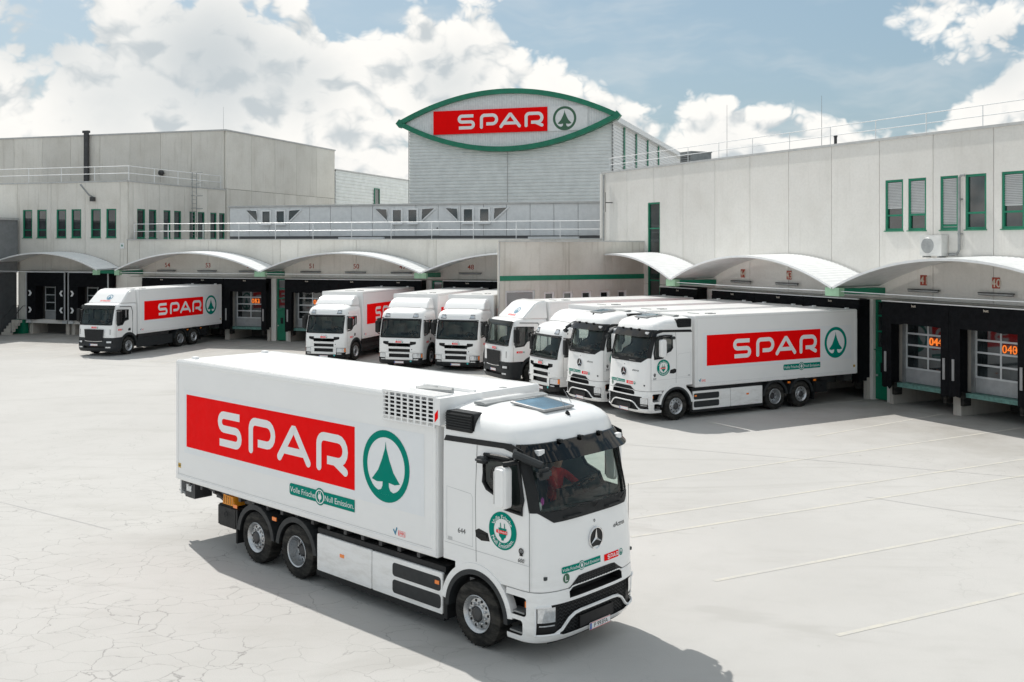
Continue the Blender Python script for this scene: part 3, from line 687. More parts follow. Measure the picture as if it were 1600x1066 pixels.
# old style shelters 55 and 56 on the left block
def old_dock(x, num, label):
    d = thing('loading_dock', label, 'loading dock', LF, (x, 0, 0), 'loading docks along the warehouse')
    MB().box(-1.65, 1.65, -.72, -.01, 3.45, 4.42).build('head_curtain', 'curtain', d)
    fr_ = MB().box(-1.70, 1.70, -.78, -.70, 4.43, 4.50).box(-1.72, -1.66, -.78, -.70, 1.05, 4.425).box(1.66, 1.72, -.78, -.70, 1.05, 4.425).build('trim', 'alu', d)
    for s_ in (-1, 1):
        c_ = MB().box(*((-1.65, -.9) if s_ < 0 else (.9, 1.65)), -.72, -.01, 1.05, 3.445).build('side_curtain', 'curtain', d)
        for z in (1.75, 2.95): MB().prism([(1.52*s_, z-.2), (1.36*s_, z-.2), (1.22*s_, z), (1.36*s_, z+.2), (1.52*s_, z+.2), (1.38*s_, z)], 'y', -.745, -.722).build('chevron_mark', 'white_steel', c_)
    dr = MB().box(-.9, .9, .25, .31, 1.05, 1.6).build('door', 'alu_panel', d)
    m_ = MB()
    for z in (1.62, 2.2, 2.75, 3.3): m_.box(-.9, .9, .22, .3, z, z + .07)
    for x_ in (-.9, -.03, .83): m_.box(x_, x_ + .06, .225, .295, 1.6, 3.4)
    m_.build('door_frame', 'alu', dr)
    for a, b_ in ((1.69, 2.2), (2.27, 2.75), (2.82, 3.3)):
        for xa, xb in ((-.84, -.03), (.03, .83)): MB().box(xa, xb, .25, .27, a, b_).build('pane', 'pane', dr)
    q = P2(); q.add(text('%03d' % num, .30)); q.put('number_display', lambda a, z: (a + .42, .215, 2.5 + z), 'led', d)
    MB().box(-1.75, 1.75, -.5, .35, .78, 1.04).build('dock_edge', 'concrete', d)
    MB().box(-1.75, -1.45, -.35, 1.2, 0, .775).build('pier', 'concrete_dirty', d); MB().box(1.45, 1.75, -.35, 1.2, 0, .775).build('pier', 'concrete_dirty', d)
    MB().box(-1.44, 1.44, 1.1, 1.2, 0, .775).build('pit_wall', 'concrete_shaded', d)
    MB().box(-1.85, -.92, .31, .4, 1.04, 4.4).build('recess_wall', 'concrete_shaded', d); MB().box(.92, 1.85, .31, .4, 1.04, 4.4).build('recess_wall', 'concrete_shaded', d); MB().box(-.91, .91, .32, .4, 1.04, 4.4).build('recess_wall', 'concrete_shaded', d)
    for s_ in (-1, 1): MB().box(s_*1.6 - .2, s_*1.6 + .2, -.66, -.51, .80, 1.03).build('buffer', 'alu', d)
old_dock(-18.6, 56, 'old black dock shelter 056 with white chevrons at the far left'); old_dock(-14.9, 55, 'old black dock shelter with chevrons just left of the left truck')
MB().box(-22, -12.2, 1.25, 1.4, 0, 4.5).build('rear_wall', 'concrete_shaded', B1)
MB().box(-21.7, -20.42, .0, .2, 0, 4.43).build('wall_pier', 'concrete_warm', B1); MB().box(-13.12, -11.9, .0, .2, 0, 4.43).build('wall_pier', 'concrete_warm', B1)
MB().box(-12.1, 22, 2.7, 2.8, 0, 4.15).build('rear_wall', 'concrete_shaded', L); MB().box(-14.9, 13.4, 2.7, 2.8, 0, 4.15).build('rear_wall', 'concrete_shaded', R)
MB().box(-12.1, 22, .62, 2.69, .735, .88).build('dock_floor', 'concrete_shaded', L); MB().box(-14.9, 13.4, .62, 2.69, .735, .88).build('dock_floor', 'concrete_shaded', R)
def pier_door(parent, b):                                            # pier and narrow green service door between two bays
    MB().box(b - .69, b - .34, -.03, .5, 0, 4.155).build('pier', 'concrete', parent); MB().box(b + .41, b + .70, -.03, .5, 0, 4.155).build('pier', 'concrete', parent)
    dr = MB().box(b - .33, b + .40, .10, .16, .04, 2.08).build('door', 'green_steel', parent)
    MB().box(b - .06, b + .13, .085, .10, 1.15, 1.55).build('door_window', 'pane', dr); MB().box(b - .26, b - .20, .04, .10, .98, 1.06).build('handle', 'alu', dr)
    window(parent, b - .33, b + .40, 2.10, 4.14, y=.10, transom=[.36, .68])
for b_ in (0.03,): pier_door(R, b_); 
for b_ in (0.03, 11.21): pier_door(L, b_)
MB().box(-11.44, -10.2, -.02, .5, 0, 4.155).build('pier', 'concrete', R); MB().box(-12.18, -10.5, -.02, .5, 0, 4.155).build('pier', 'concrete_warm', L)

# ------------------------------------------------------------------ canopies
def canopy(fr, x0, x1, label, xa=None, xb=None, dep=2.6, beams=(True, True), peak=5.92):
    xa = x0 if xa is None else xa; xb = x1 if xb is None else xb
    c = thing('canopy', label, 'canopy', fr, (x0, 0, 0), 'arched canopies over the docks')
    sp = x1 - x0; h = peak - 4.72; Rr = (sp*sp/4 + h*h) / (2*h); n = 132; rows = []; A_ = []
    for k in range(n + 1):
        x = sp * k / n
        if x0 + x < xa - 1e-6 or x0 + x > xb + 1e-6: continue
        z = 4.72 + sqrt(Rr*Rr - (x - sp/2)**2) - (Rr - h)
        rib = .018 if (k % 3 == 0) else 0.0
        A_.append((x, z)); rows.append([(x, -dep, z + rib), (x, -dep * .5, z + rib + .03), (x, -.03, z + rib + .06)])
    m_ = MB(); m_.grid(rows); sh = m_.build('roof_sheet', 'white_steel', c)
    band([(x, z - .035) for x, z in A_], .09, -dep - .03, -dep + .02, 'front_trim', 'white_steel', c)
    band([(x, z + .05) for x, z in A_], .06, -.10, -.035, 'rear_flashing', 'coping', c)
    under = MB(); under.grid([[(x, -dep + .03, z - .05), (x, -.04, z + .0)] for x, z in A_]); under.build('soffit', 'white_steel', c)
    for k, (b, on) in enumerate(zip((xa - x0, xb - x0), beams)):
        if not on: continue
        o = .16 if k == 0 else -.16
        bm_ = MB().prism([(-dep + .28, 4.46), (-.04, 4.36), (-.04, 4.66), (-dep + .28, 4.66)], 'x', b + o - .13, b + o + .13).build('beam', 'green_steel', c)
        MB().box(b + o - .19, b + o + .19, -dep - .02, -dep + .27, 4.36, 4.70).build('beam_end', 'green_pale', bm_)
    if all(beams): MB().tube([(.2, -dep + .1, 4.56), (sp * .5, -dep + .1, 4.53), (sp - .2, -dep + .1, 4.56)], .018, 5).build('tie_rod', 'white_steel', c)
    return c
canopy(LF, -22.7, -12.75, 'grey arched canopy at the far left over the old shelters', dep=2.4, peak=5.86)
canopy(LF, -11.13, .0, 'arched white canopy over the dark bumpered left truck')
canopy(LF, .06, 11.15, 'arched white canopy in the centre left over docks 49 to 51')
canopy(LF, 11.22, 22.3, 'arched white canopy cut off by the small block in the middle', xb=18.5, beams=(True, False))
canopy(RF, -21.97, -11.03, 'half arched canopy beside the small block, leftmost on the right wing', xa=-17.2, beams=(False, True))
canopy(RF, -10.97, .0, 'arched white canopy over the row of four trucks')
canopy(RF, .06, 11.03, 'arched white canopy over docks 40 and 41')

# ------------------------------------------------------------------ railings and roof things
def railing(fr, pts, label, h=1.08, post=2.7, name='railing', z=0.0, mat='white_steel', r=.025):
    q0 = pts[0]; g_ = thing(name, label, 'railing', fr, (q0[0], q0[1], z)); P3 = [Vector((p[0] - q0[0], p[1] - q0[1], 0)) for p in pts]
    for hh in (h, h * .52): MB().tube([p + Vector((0, 0, hh)) for p in P3], r, 6).build('rail', mat, g_)
    me = MB().tube([(0, 0, 0), (0, 0, h)], r, 6).mesh('post', mat)
    for a, b_ in zip(P3, P3[1:]):
        k = max(1, round((b_ - a).length / post))
        for i in range(k + (b_ == P3[-1])): link('post', me, g_, a + (b_ - a) * (i / k))
railing(RF, [(-21.4, 3.5), (-21.4, .35), (12.5, .35)], 'thin white railing along the roof edge of the right wing', .82, z=10.78, r=.017)
railing(LF, [(-12.0, .5), (22.0, .5)], 'white railing along the deck above the left docks', 1.08, 2.8, z=6.80)
railing(LF, [(-30, .5), (-12.45, .5), (-12.45, 11.8)], 'white railing around the roof of the left office block', 1.05, 2.9, z=10.95)
def unit(name, label, cat, fr, at, sx, sy, sz, mat='galv'):
    u = thing(name, label, cat, fr, at); MB().box(-sx/2, sx/2, -sy/2, sy/2, 0, sz).build('casing', mat, u)
    m_ = MB(); z = .12
    while z < sz - .1: m_.box(-sx/2 + .08, sx/2 - .08, -sy/2 - .03, -sy/2 - .002, z, z + .06); z += .13
    m_.build('louvre', 'steel_dark', u); MB().box(-sx/2 - .04, sx/2 + .04, -sy/2 - .04, sy/2 + .04, sz + .001, sz + .05).build('lid', mat, u)
unit('roof_unit', 'grey louvred cooling unit on the right wing roof nearest the tower', 'roof unit', RF, (-19.4, 5.2, 10.6), 1.1, 1.5, 1.35)
unit('roof_unit', 'low grey ventilation box on the right wing roof', 'roof unit', RF, (-16.6, 7.5, 10.6), 2.4, 1.2, .95); unit('roof_unit', 'smaller grey roof box behind the railing of the right wing', 'roof unit', RF, (-13.6, 7.0, 10.6), 1.2, 1.2, .8)
v_ = thing('vent_pipe', 'short dark vent pipe on the right wing roof', 'pipe', RF, (-3.4, .9, 10.78)); MB().tube([(0, 0, 0), (0, 0, .42)], .07, 8).build('pipe', 'steel_dark', v_); MB().tube([(0, 0, .42), (0, 0, .5)], .09, 8).build('cap', 'steel_dark', v_)
for k, (fr, x, y, z, h) in enumerate(((RF, -12.9, 2.4, 10.7, 3.2), (RF, -5.0, 1.6, 10.7, 2.6), (LF, -13, 13, 15.8, 2.0))):
    r_ = thing('lightning_rod', ['thin lightning rod on the right wing roof near the tower', 'thin lightning rod at the middle of the right wing roof', 'thin lightning rod on the tall left block'][k], 'rod', fr, (x, y, z)); MB().tube([(0, 0, .12), (0, 0, h)], [.014, .008], 5).build('rod', 'galv', r_); MB().box(-.15, .15, -.15, .15, 0, .12).build('foot', 'concrete', r_)
ac = thing('air_conditioner', 'white air conditioner unit on the right wall below the windows', 'air conditioner', RF, (2.95, 0, 5.98))
MB().box(-.52, .5, -.40, -.06, 0, .80).build('casing', 'ac_white', ac); MB().lathe([(-.412, .0), (-.412, .29), (-.402, .30)], 24, 'y', (-.16, 0, .4)).build('fan_grille', 'galv', ac)
MB().box(-.4, -.34, -.4, 0, -.06, -.002).build('bracket', 'galv', ac); MB().box(.3, .36, -.4, 0, -.06, -.002).build('bracket', 'galv', ac)
dp = thing('downpipe', 'bent grey pipe climbing the right wall beside a blind', 'pipe', RF, (4.02, 0, 5.9)); MB().tube([(-.45, -.12, .15), (-.12, -.12, .15), (0, -.12, .32), (0, -.12, 3.0), (.08, -.12, 3.12), (.2, -.06, 3.12)], .055, 8).build('pipe', 'galv', dp)
for z in (.9, 2.2): MB().box(-.08, .08, -.12, 0, z, z + .05).build('clip', 'galv', dp)
cl = thing('wall_antenna', 'small antenna bracket on the right wing near the tower', 'antenna', RF, (-20.5, 0, 8.9)); MB().tube([(0, -.02, 0), (0, -.5, 0)], .03, 6).tube([(0, -.5, -.55), (0, -.5, .6)], .018, 6).build('arm', 'steel_dark', cl)
lp = thing('wall_lamp', 'dark round lamp high on the tall left block', 'lamp', LF, (-18.2, 12.0, 12.4)); MB().lathe([(-.35, .05), (-.30, .22), (-.1, .24), (0, .12)], 14, 'y').build('lamp_head', 'steel_dark', lp); MB().box(-.06, .06, -.1, .06, -.06, .06).build('mount', 'steel_dark', lp)
pp = thing('downpipe', 'dark vertical downpipe on the tall left block', 'pipe', LF, (-25.7, 11.9, 10.9)); MB().box(-.2, .2, -.2, 0, .1, 5.05).build('pipe', 'steel_dark', pp); MB().box(-.3, .3, -.26, .02, 5.051, 5.25).build('cap', 'steel_dark', pp)
fl = thing('floodlight', 'floodlight on a slanted arm on the left office block', 'lamp', LF, (-15.0, 0, 10.25)); MB().tube([(0, 0, -.5), (-.15, -.35, -.3), (-.55, -.75, .45)], .06, 6).build('arm', 'galv', fl); MB().box(-.1, .15, -.35, -.05, -.75, -.45).build('lamp_head', 'steel_dark', fl)
ld = thing('roof_ladder', 'caged metal ladder on the side of the left office block', 'ladder', F2, (7.5, 0, 0))
for x in (-.28, .28): MB().tube([(x, -.25, 7.0), (x, -.25, 12.0)], .03, 6).build('rail', 'galv', ld)
me = MB().tube([(-.28, -.25, 0), (.28, -.25, 0)], .016, 5).mesh('rung', 'galv')
for k in range(16): link('rung', me, ld, (0, 0, 7.2 + .3 * k))
for z in (9.2, 10.2, 11.2, 12.0): MB().tube([(-.30, -.25, z)] + [(.42*cos(a), -.25 - .75*sin(a), z) for a in (pi, 2.4, pi/2, .74, 0)] + [(.30, -.25, z)], .018, 5).build('cage_hoop', 'galv', ld)
st = thing('dock_stair', 'green service stair and rail at the far left dock', 'stair', LF, (-20.9, -1.0, 0))
for k in range(5): MB().box(-.5, .3, -.9 + .22*k, -.65 + .22*k, .2*k, .2*k + .2).build('step', 'concrete_dirty', st)
MB().box(-.55, .35, .21, .75, 0, 1.0).build('landing', 'green_steel', st)
for x in (-.52, .32): MB().tube([(x, -.85, .2), (x, -.85, 1.1), (x, .25, 2.0), (x, .7, 2.0), (x, .7, 1.0)], .025, 6).build('handrail', 'steel_dark', st)
MB().box(-21.0, -20.5, -.02, .0, 1.05, 3.2).build('door', 'green_steel', B1)
sg = thing('wall_notice', 'small white notice with green mark on the left office block', 'sign', LF, (-12.6, -.015, 6.35)); MB().box(-.17, .17, -.02, 0, -.2, .2).build('plate', 'white_steel', sg); q = P2(); q.poly([(-.09, -.05), (.09, -.05), (0, .13)]); q.put('mark', lambda x, z: (x, -.024, z), 'green_steel', sg)
# ------------------------------------------------------------------ trucks
def hermite(tab, z):
    if z <= tab[0][0]: return tab[0][1:]
    if z >= tab[-1][0]: return tab[-1][1:]
    for k in range(len(tab) - 1):
        if tab[k][0] <= z <= tab[k+1][0]: break
    def slope(i, j):
        i = min(max(i, 0), len(tab) - 1); a = max(i - 1, 0); b_ = min(i + 1, len(tab) - 1)
        return (tab[b_][j] - tab[a][j]) / (tab[b_][0] - tab[a][0])
    h = tab[k+1][0] - tab[k][0]; t_ = (z - tab[k][0]) / h; r = []
    for j in range(1, len(tab[0])):
        p0, p1, m0, m1 = tab[k][j], tab[k+1][j], slope(k, j) * h, slope(k + 1, j) * h
        r.append((2*t_**3 - 3*t_**2 + 1)*p0 + (t_**3 - 2*t_**2 + t_)*m0 + (-2*t_**3 + 3*t_**2)*p1 + (t_**3 - t_**2)*m1)
    return r
class Shell:
    """vehicle front: superellipse in plan, lofted over height"""
    def __init__(s, tab, a=.6, n=3.4, xr=-.76): s.tab = tab; s.a = a; s.n = n; s.xr = xr
    def sec(s, z): xc, w_ = hermite(s.tab, z); return xc, w_, min(s.a, xc - s.xr - .03)
    def th(s, y, z=1.5): xc, w_, a = s.sec(z); return math.degrees(math.asin(min(1, abs(y) / w_) ** (s.n / 2))) * (1 if y >= 0 else -1)
    def pt(s, th, z, off=0.0):
        xc, w_, a = s.sec(z); c, q = abs(cos(radians(th))), sin(radians(th)); sg = 1 if q >= 0 else -1; q = abs(q)
        x = xc - a + a * c ** (2 / s.n); y = sg * w_ * q ** (2 / s.n)
        e = 2 * (s.n - 1) / s.n; nx, ny = c ** e / a, sg * q ** e / w_; l = sqrt(nx*nx + ny*ny)
        return (x + off * nx / l, y + off * ny / l, z)
    def X(s, y, z, off=.004): xc, w_, a = s.sec(z); return xc - a + a * max(0, 1 - (abs(y) / w_) ** s.n) ** (1 / s.n) + off
    def front(s, dy, dz, off=.005): return lambda u, v: (s.X(dy + u, dz + v, off), dy + u, dz + v)
    def loft(s, z0, z1, nz, inset=0.0, N=30, xr=None):
        rings = []
        for k in range(nz + 1):
            z = z0 + (z1 - z0) * k / nz; xc, w_, a = s.sec(z); xr_ = (s.xr if xr is None else xr) + inset; a = min(a, xc - xr_ - .03)
            w_ -= inset; xc -= inset; r = [(xr_ + (xc - a - xr_) * i / 6, -w_, z) for i in range(6)]
            for i in range(N + 1):
                th = -pi/2 + pi * i / N; c, q = abs(cos(th)), sin(th); sg = 1 if q >= 0 else -1
                r.append((xc - a + a * c ** (2 / s.n), sg * w_ * abs(q) ** (2 / s.n), z))
            r += [(xr_ + (xc - a - xr_) * (5 - i) / 6, w_, z) for i in range(6)]
            rings.append(r)
        m_ = MB(); m = len(rings[0])
        for r in rings: m_.v += r
        for k in range(nz):
            for i in range(m): j = (i + 1) % m; m_.f.append((k*m + i, k*m + j, (k+1)*m + j, (k+1)*m + i))
        m_.f.append(tuple(range(m - 1, -1, -1))); m_.f.append(tuple(range(nz*m, nz*m + m)))
        return m_
    def patch(s, t0, t1, zlo, zhi, off=0.0, nt=24, nz=6, off2=None):
        zl = zlo if callable(zlo) else (lambda th: zlo); zh = zhi if callable(zhi) else (lambda th: zhi); o2 = off if off2 is None else off2
        rows = []
        for k in range(nz + 1):
            r = []
            for i in range(nt + 1):
                th = t0 + (t1 - t0) * i / nt; z = zl(th) + (zh(th) - zl(th)) * k / nz
                r.append(s.pt(th, z, off + (o2 - off) * k / nz))
            rows.append(r)
        return rows
    def skin(s, *a, **k): return MB().grid(s.patch(*a, **k))
    def solid(s, t0, t1, zlo, zhi, o0, o1, nt=24, nz=6, vis=None):
        A = s.patch(t0, t1, zlo, zhi, o0, nt, nz); B = s.patch(t0, t1, zlo, zhi, o1, nt, nz, vis)
        m_ = MB(); m_.grid(A); m_.grid(B[::-1])
        m_.grid([A[0], B[0]]); m_.grid([A[-1], B[-1]]); m_.grid([[r[0] for r in A], [r[0] for r in B]]); m_.grid([[r[-1] for r in A], [r[-1] for r in B]])
        return m_
def closed(m_, name, mat):
    me = m_.mesh(name, mat); bm = bmesh.new(); bm.from_mesh(me); bmesh.ops.remove_doubles(bm, verts=bm.verts, dist=1e-6); bmesh.ops.recalc_face_normals(bm, faces=bm.faces); bm.to_mesh(me); bm.free(); return me
def cyl_cut(x, z, r, y0, y1, mat, n=40): return closed(MB().prism([(x + r*cos(2*pi*k/n), z + r*sin(2*pi*k/n)) for k in range(n)], 'y', y0, y1), 'c', mat)
def rrect(x0, x1, z0, z1, r, n=4):
    r = min(r, (x1-x0)/2 - 1e-4, (z1-z0)/2 - 1e-4); o = []
    for cx, cz, a in ((x1 - r, z0 + r, -90), (x1 - r, z1 - r, 0), (x0 + r, z1 - r, 90), (x0 + r, z0 + r, 180)): o += arc(cx, cz, r, a, a + 90, n)
    return o
def side(sg, x0, z0, y=1.28):                                        # print on a flank, reading left to right for a viewer on that side
    return (lambda u, v: (x0 - sg * u, sg * y, z0 + v))

def wheel_meshes():
    ty = MB().lathe([(-.02, .29), (-.15, .31), (-.165, .36), (-.16, .45), (-.135, .502), (-.06, .520), (.06, .520), (.135, .502), (.16, .45), (.165, .36), (.15, .31), (.02, .29)], 40)
    for k in range(40):                                              # tread grooves
        a = 2*pi*k/40; c_, s_ = cos(a), sin(a)
        ty.quad((.523*c_, -.13, .523*s_), (.5235*cos(a+.05), -.13, .5235*sin(a+.05)), (.5235*cos(a+.09), .13, .5235*sin(a+.09)), (.523*cos(a+.04), .13, .523*sin(a+.04)))
    tyre = ty.mesh('tyre', 'rubber', 40)
    def rim(face):                                                   # outer side is -y
        d = face
        m_ = MB().lathe([(.1, .285), (-.12, .285), (-.158, .300), (-.165, .292), (-.15, .272), (d - .02, .245), (d, .235), (d - .012, .15), (d - .05, .125)], 40)
        me = m_.mesh('rim', 'rim_metal', 35)
        h = MB().lathe([(d + .05, .115), (d - .05, .11), (d - .075, .085), (d - .08, .0)], 24).mesh('hub', 'steel_dark', 35)
        nt = MB()
        for k in range(10):
            a = 2*pi*(k + .5)/10; nt.lathe([(d, .021), (d - .04, .021), (d - .045, .0)], 6, 'y', (.168*cos(a), 0, .168*sin(a)))
        nuts = nt.mesh('wheel_nuts', 'rim_metal')
        hl = MB()
        for k in range(10):
            a = 2*pi*k/10; hl.cap('y', d - .010, .024, 10, (.205*cos(a), 0, .205*sin(a)))
        holes = hl.mesh('rim_holes', 'print_dark')
        return me, h, nuts, holes
    return tyre, rim(-.10), rim(.04)
TYRE, RIM_F, RIM_D = wheel_meshes()
def wheel(parent, x, sg, drive=False, label=None):
    o = link('wheel', TYRE, parent, (x, sg * 1.085, .522)); o.rotation_euler = (0, 0, 0 if sg < 0 else pi)
    if drive: o.scale = (1, 1.0, 1)
    for nm, me in zip(('rim', 'hub', 'wheel_nuts', 'rim_holes'), RIM_D if drive else RIM_F):
        c_ = link(nm, me, o)
        if nm in ('wheel_nuts', 'rim_holes'): c_['kind'] = 'stuff'
    if drive: link('inner_tyre', TYRE, o, (0, .34, 0))
    return o
def arc_strip(x, z, r0, r1, a0, a1, y0, y1, n=16):
    pr = [(x + r1*cos(radians(a0 + (a1-a0)*k/n)), z + r1*sin(radians(a0 + (a1-a0)*k/n))) for k in range(n+1)] + [(x + r0*cos(radians(a1 + (a0-a1)*k/n)), z + r0*sin(radians(a1 + (a0-a1)*k/n))) for k in range(n+1)]
    m_ = MB(); m = len(pr)
    i = len(m_.v); m_.v += [(a, y0, b) for a, b in pr] + [(a, y1, b) for a, b in pr]
    for k in range(m): j = (k+1) % m; m_.f.append((k, j, m + j, m + k))
    for k in range(n): m_.f += [(k, k+1, m-2-k, m-1-k), (m + k, m + m-1-k, m + m-2-k, m + k+1)]
    return m_

def spar_body(T_, x1=-.88, x0=-9.37, slogan=True, markers=True, reefer=False, dz=0.0):
    z0, z1, hw = 1.23, 3.86, 1.275; Ln = x1 - x0
    body = link('cargo_body', bevel(MB().box(x0, x1, -hw, hw, z0, z1).mesh('cargo_body', 'body_white'), .018, 2), T_)
    m_ = MB()
    for s_ in (-1, 1):
        y0, y1 = sorted((s_ * hw, s_ * (hw + .010)))
        m_.box(x0 + .03, x1 - .03, y0, y1, z1 - .10, z1 - .045); m_.box(x0 + .03, x1 - .03, y0, y1, z0 + .03, z0 + .11)
        m_.box(x0 + .03, x0 + .11, y0, y1, z0 + .112, z1 - .102); m_.box(x1 - .12, x1 - .03, y0, y1, z0 + .112, z1 - .102)
    m_.box(x0 + .05, x1 - .05, -hw + .03, -hw + .11, z1, z1 + .008).box(x0 + .05, x1 - .05, hw - .11, hw - .03, z1, z1 + .008)
    m_.build('edge_rails', 'white_paint', body)
    rh = MB().box(x0 - .03, x0, -hw + .02, hw - .02, z0 + .02, z1 - .03)
    rh.build('rear_doors', 'body_white', body)
    m_ = MB()
    for y in (-1.22, -.5, .5, 1.22): m_.tube([(x0 - .06, y, z0), (x0 - .06, y, z1 - .4)], .017, 6)
    m_.build('lock_bars', 'galv', body)
    k = Ln / 8.49; xs = x0 + .46 * k
    for s_ in (-1, 1):
        if s_ < 0: xl = xs; fn = lambda u: (lambda a, b: (xl + u + a, -hw - .012, b))
        # flank coordinate u runs left to right for the viewer
        L0 = x0 + .36 if s_ < 0 else x1 - .36
        pw = 5.86 * k
        lead = .10 if s_ < 0 else .18
        def F(off): return lambda a, b: (L0 + a if s_ < 0 else L0 - a, s_ * (hw + off), b)
        P2().rect(0, pw + 1.95 * k, 1.86, 3.24).put('pale_sticker', F(.0025), 'sticker_pale', body)
        rp = P2().rect(lead, lead + pw, 2.0, 3.14).put('red_panel', F(.005), 'logo_red', body)
        q = P2(); q.add(SPAR, 1.14, 0, 0); q.v = [(lead + x * pw / 5.871, 2.0 + y) for x, y in q.v]; q.put('lettering', F(.0075), 'logo_white', body)
        q = P2(); q.add(TREE, .625, lead + pw + .86 * k, 2.56); q.put('tree_emblem', F(.0075), 'logo_green', body)
        P2().disc(lead + pw + .86 * k, 2.56, .51).put('emblem_field', F(.005), 'sticker_pale', body)
        if slogan:
            q = P2(); q.add(SLB, .222, lead + pw - 1.0, 1.715); q.put('slogan_strip', F(.0075), 'logo_green', body)
            q = P2(); q.add(SLW, .222, lead + pw - 1.0, 1.715); q.put('slogan_text', F(.010), 'logo_white', body)['kind'] = 'stuff'
        q = P2().rect(Ln - .98 if s_ < 0 else .30, Ln - .80 if s_ < 0 else .48, 1.42, 1.51)
        q2 = P2(); q2.add(text('EMPL', .055), 1, (Ln - .89 if s_ < 0 else .39), 1.465)
        fr_ = P2(); a_, b_ = (Ln - .98, Ln - .80) if s_ < 0 else (.30, .48)
        fr_.rect(a_, b_, 1.42, 1.425).rect(a_, b_, 1.505, 1.51).rect(a_, a_ + .005, 1.42, 1.51).rect(b_ - .005, b_, 1.42, 1.51)
        G = (lambda s_=s_: (lambda a, b: (x0 + a if s_ < 0 else x1 - a, s_ * (hw + .004), b)))()
        fr_.add(q2); fr_.put('maker_mark', G, 'logo_red', body)
        cm_ = P2().stroke([(a_ - .12, 1.50), (a_ - .08, 1.44), (a_ - .04, 1.54)], .03); cm_.put('check_mark', G, 'logo_blue', body)
        yb = (.06, .22) if s_ < 0 else (Ln - .22, Ln - .06)
        ym = P2().rect(*yb, 1.50, 1.60).put('yellow_label', G, 'yellow_mark', body); q = P2().disc(sum(yb)/2 - .04, 1.55, .025, 10).disc(sum(yb)/2 + .04, 1.55, .025, 10); q.put('label_dots', (lambda s_=s_: (lambda a, b: (x0 + a if s_ < 0 else x1 - a, s_ * (hw + .007), b)))(), 'print_dark', body)
        if markers and not reefer:
            ob = P2().rect(*((Ln - .1, Ln - .05) if s_ < 0 else (.05, .1)), 3.48, 3.62); ob.rect(*((Ln - .1, Ln - .05) if s_ < 0 else (.05, .1)), 3.34, 3.38); ob.put('orange_mark', G, 'lamp_orange', body)
        P2().rect(0.02, Ln - .02, 1.365, 1.371).put('seam', G, 'seam_pale', body)
    m_ = MB() if not reefer else MB().box(x1 - .2, x1 - .1, .4, .5, z1, z1 + .01)
    for a in (() if reefer else (.35, .55)): m_.box(x1 - 1.6, x1 - 1.25, a - .02, a + .02, z1, z1 + .03)
    if not reefer: m_.box(x1 - 1.0, x1 - .92, -.3, .3, z1, z1 + .02)
    m_.build('roof_fittings', 'galv', body)
    for y in (-.9, .9): MB().box(x0 + .1, x0 + .25, y - .05, y + .05, z1 + .001, z1 + .05).build('roof_marker', 'logo_white', body)
    body.location.z = dz
    return body
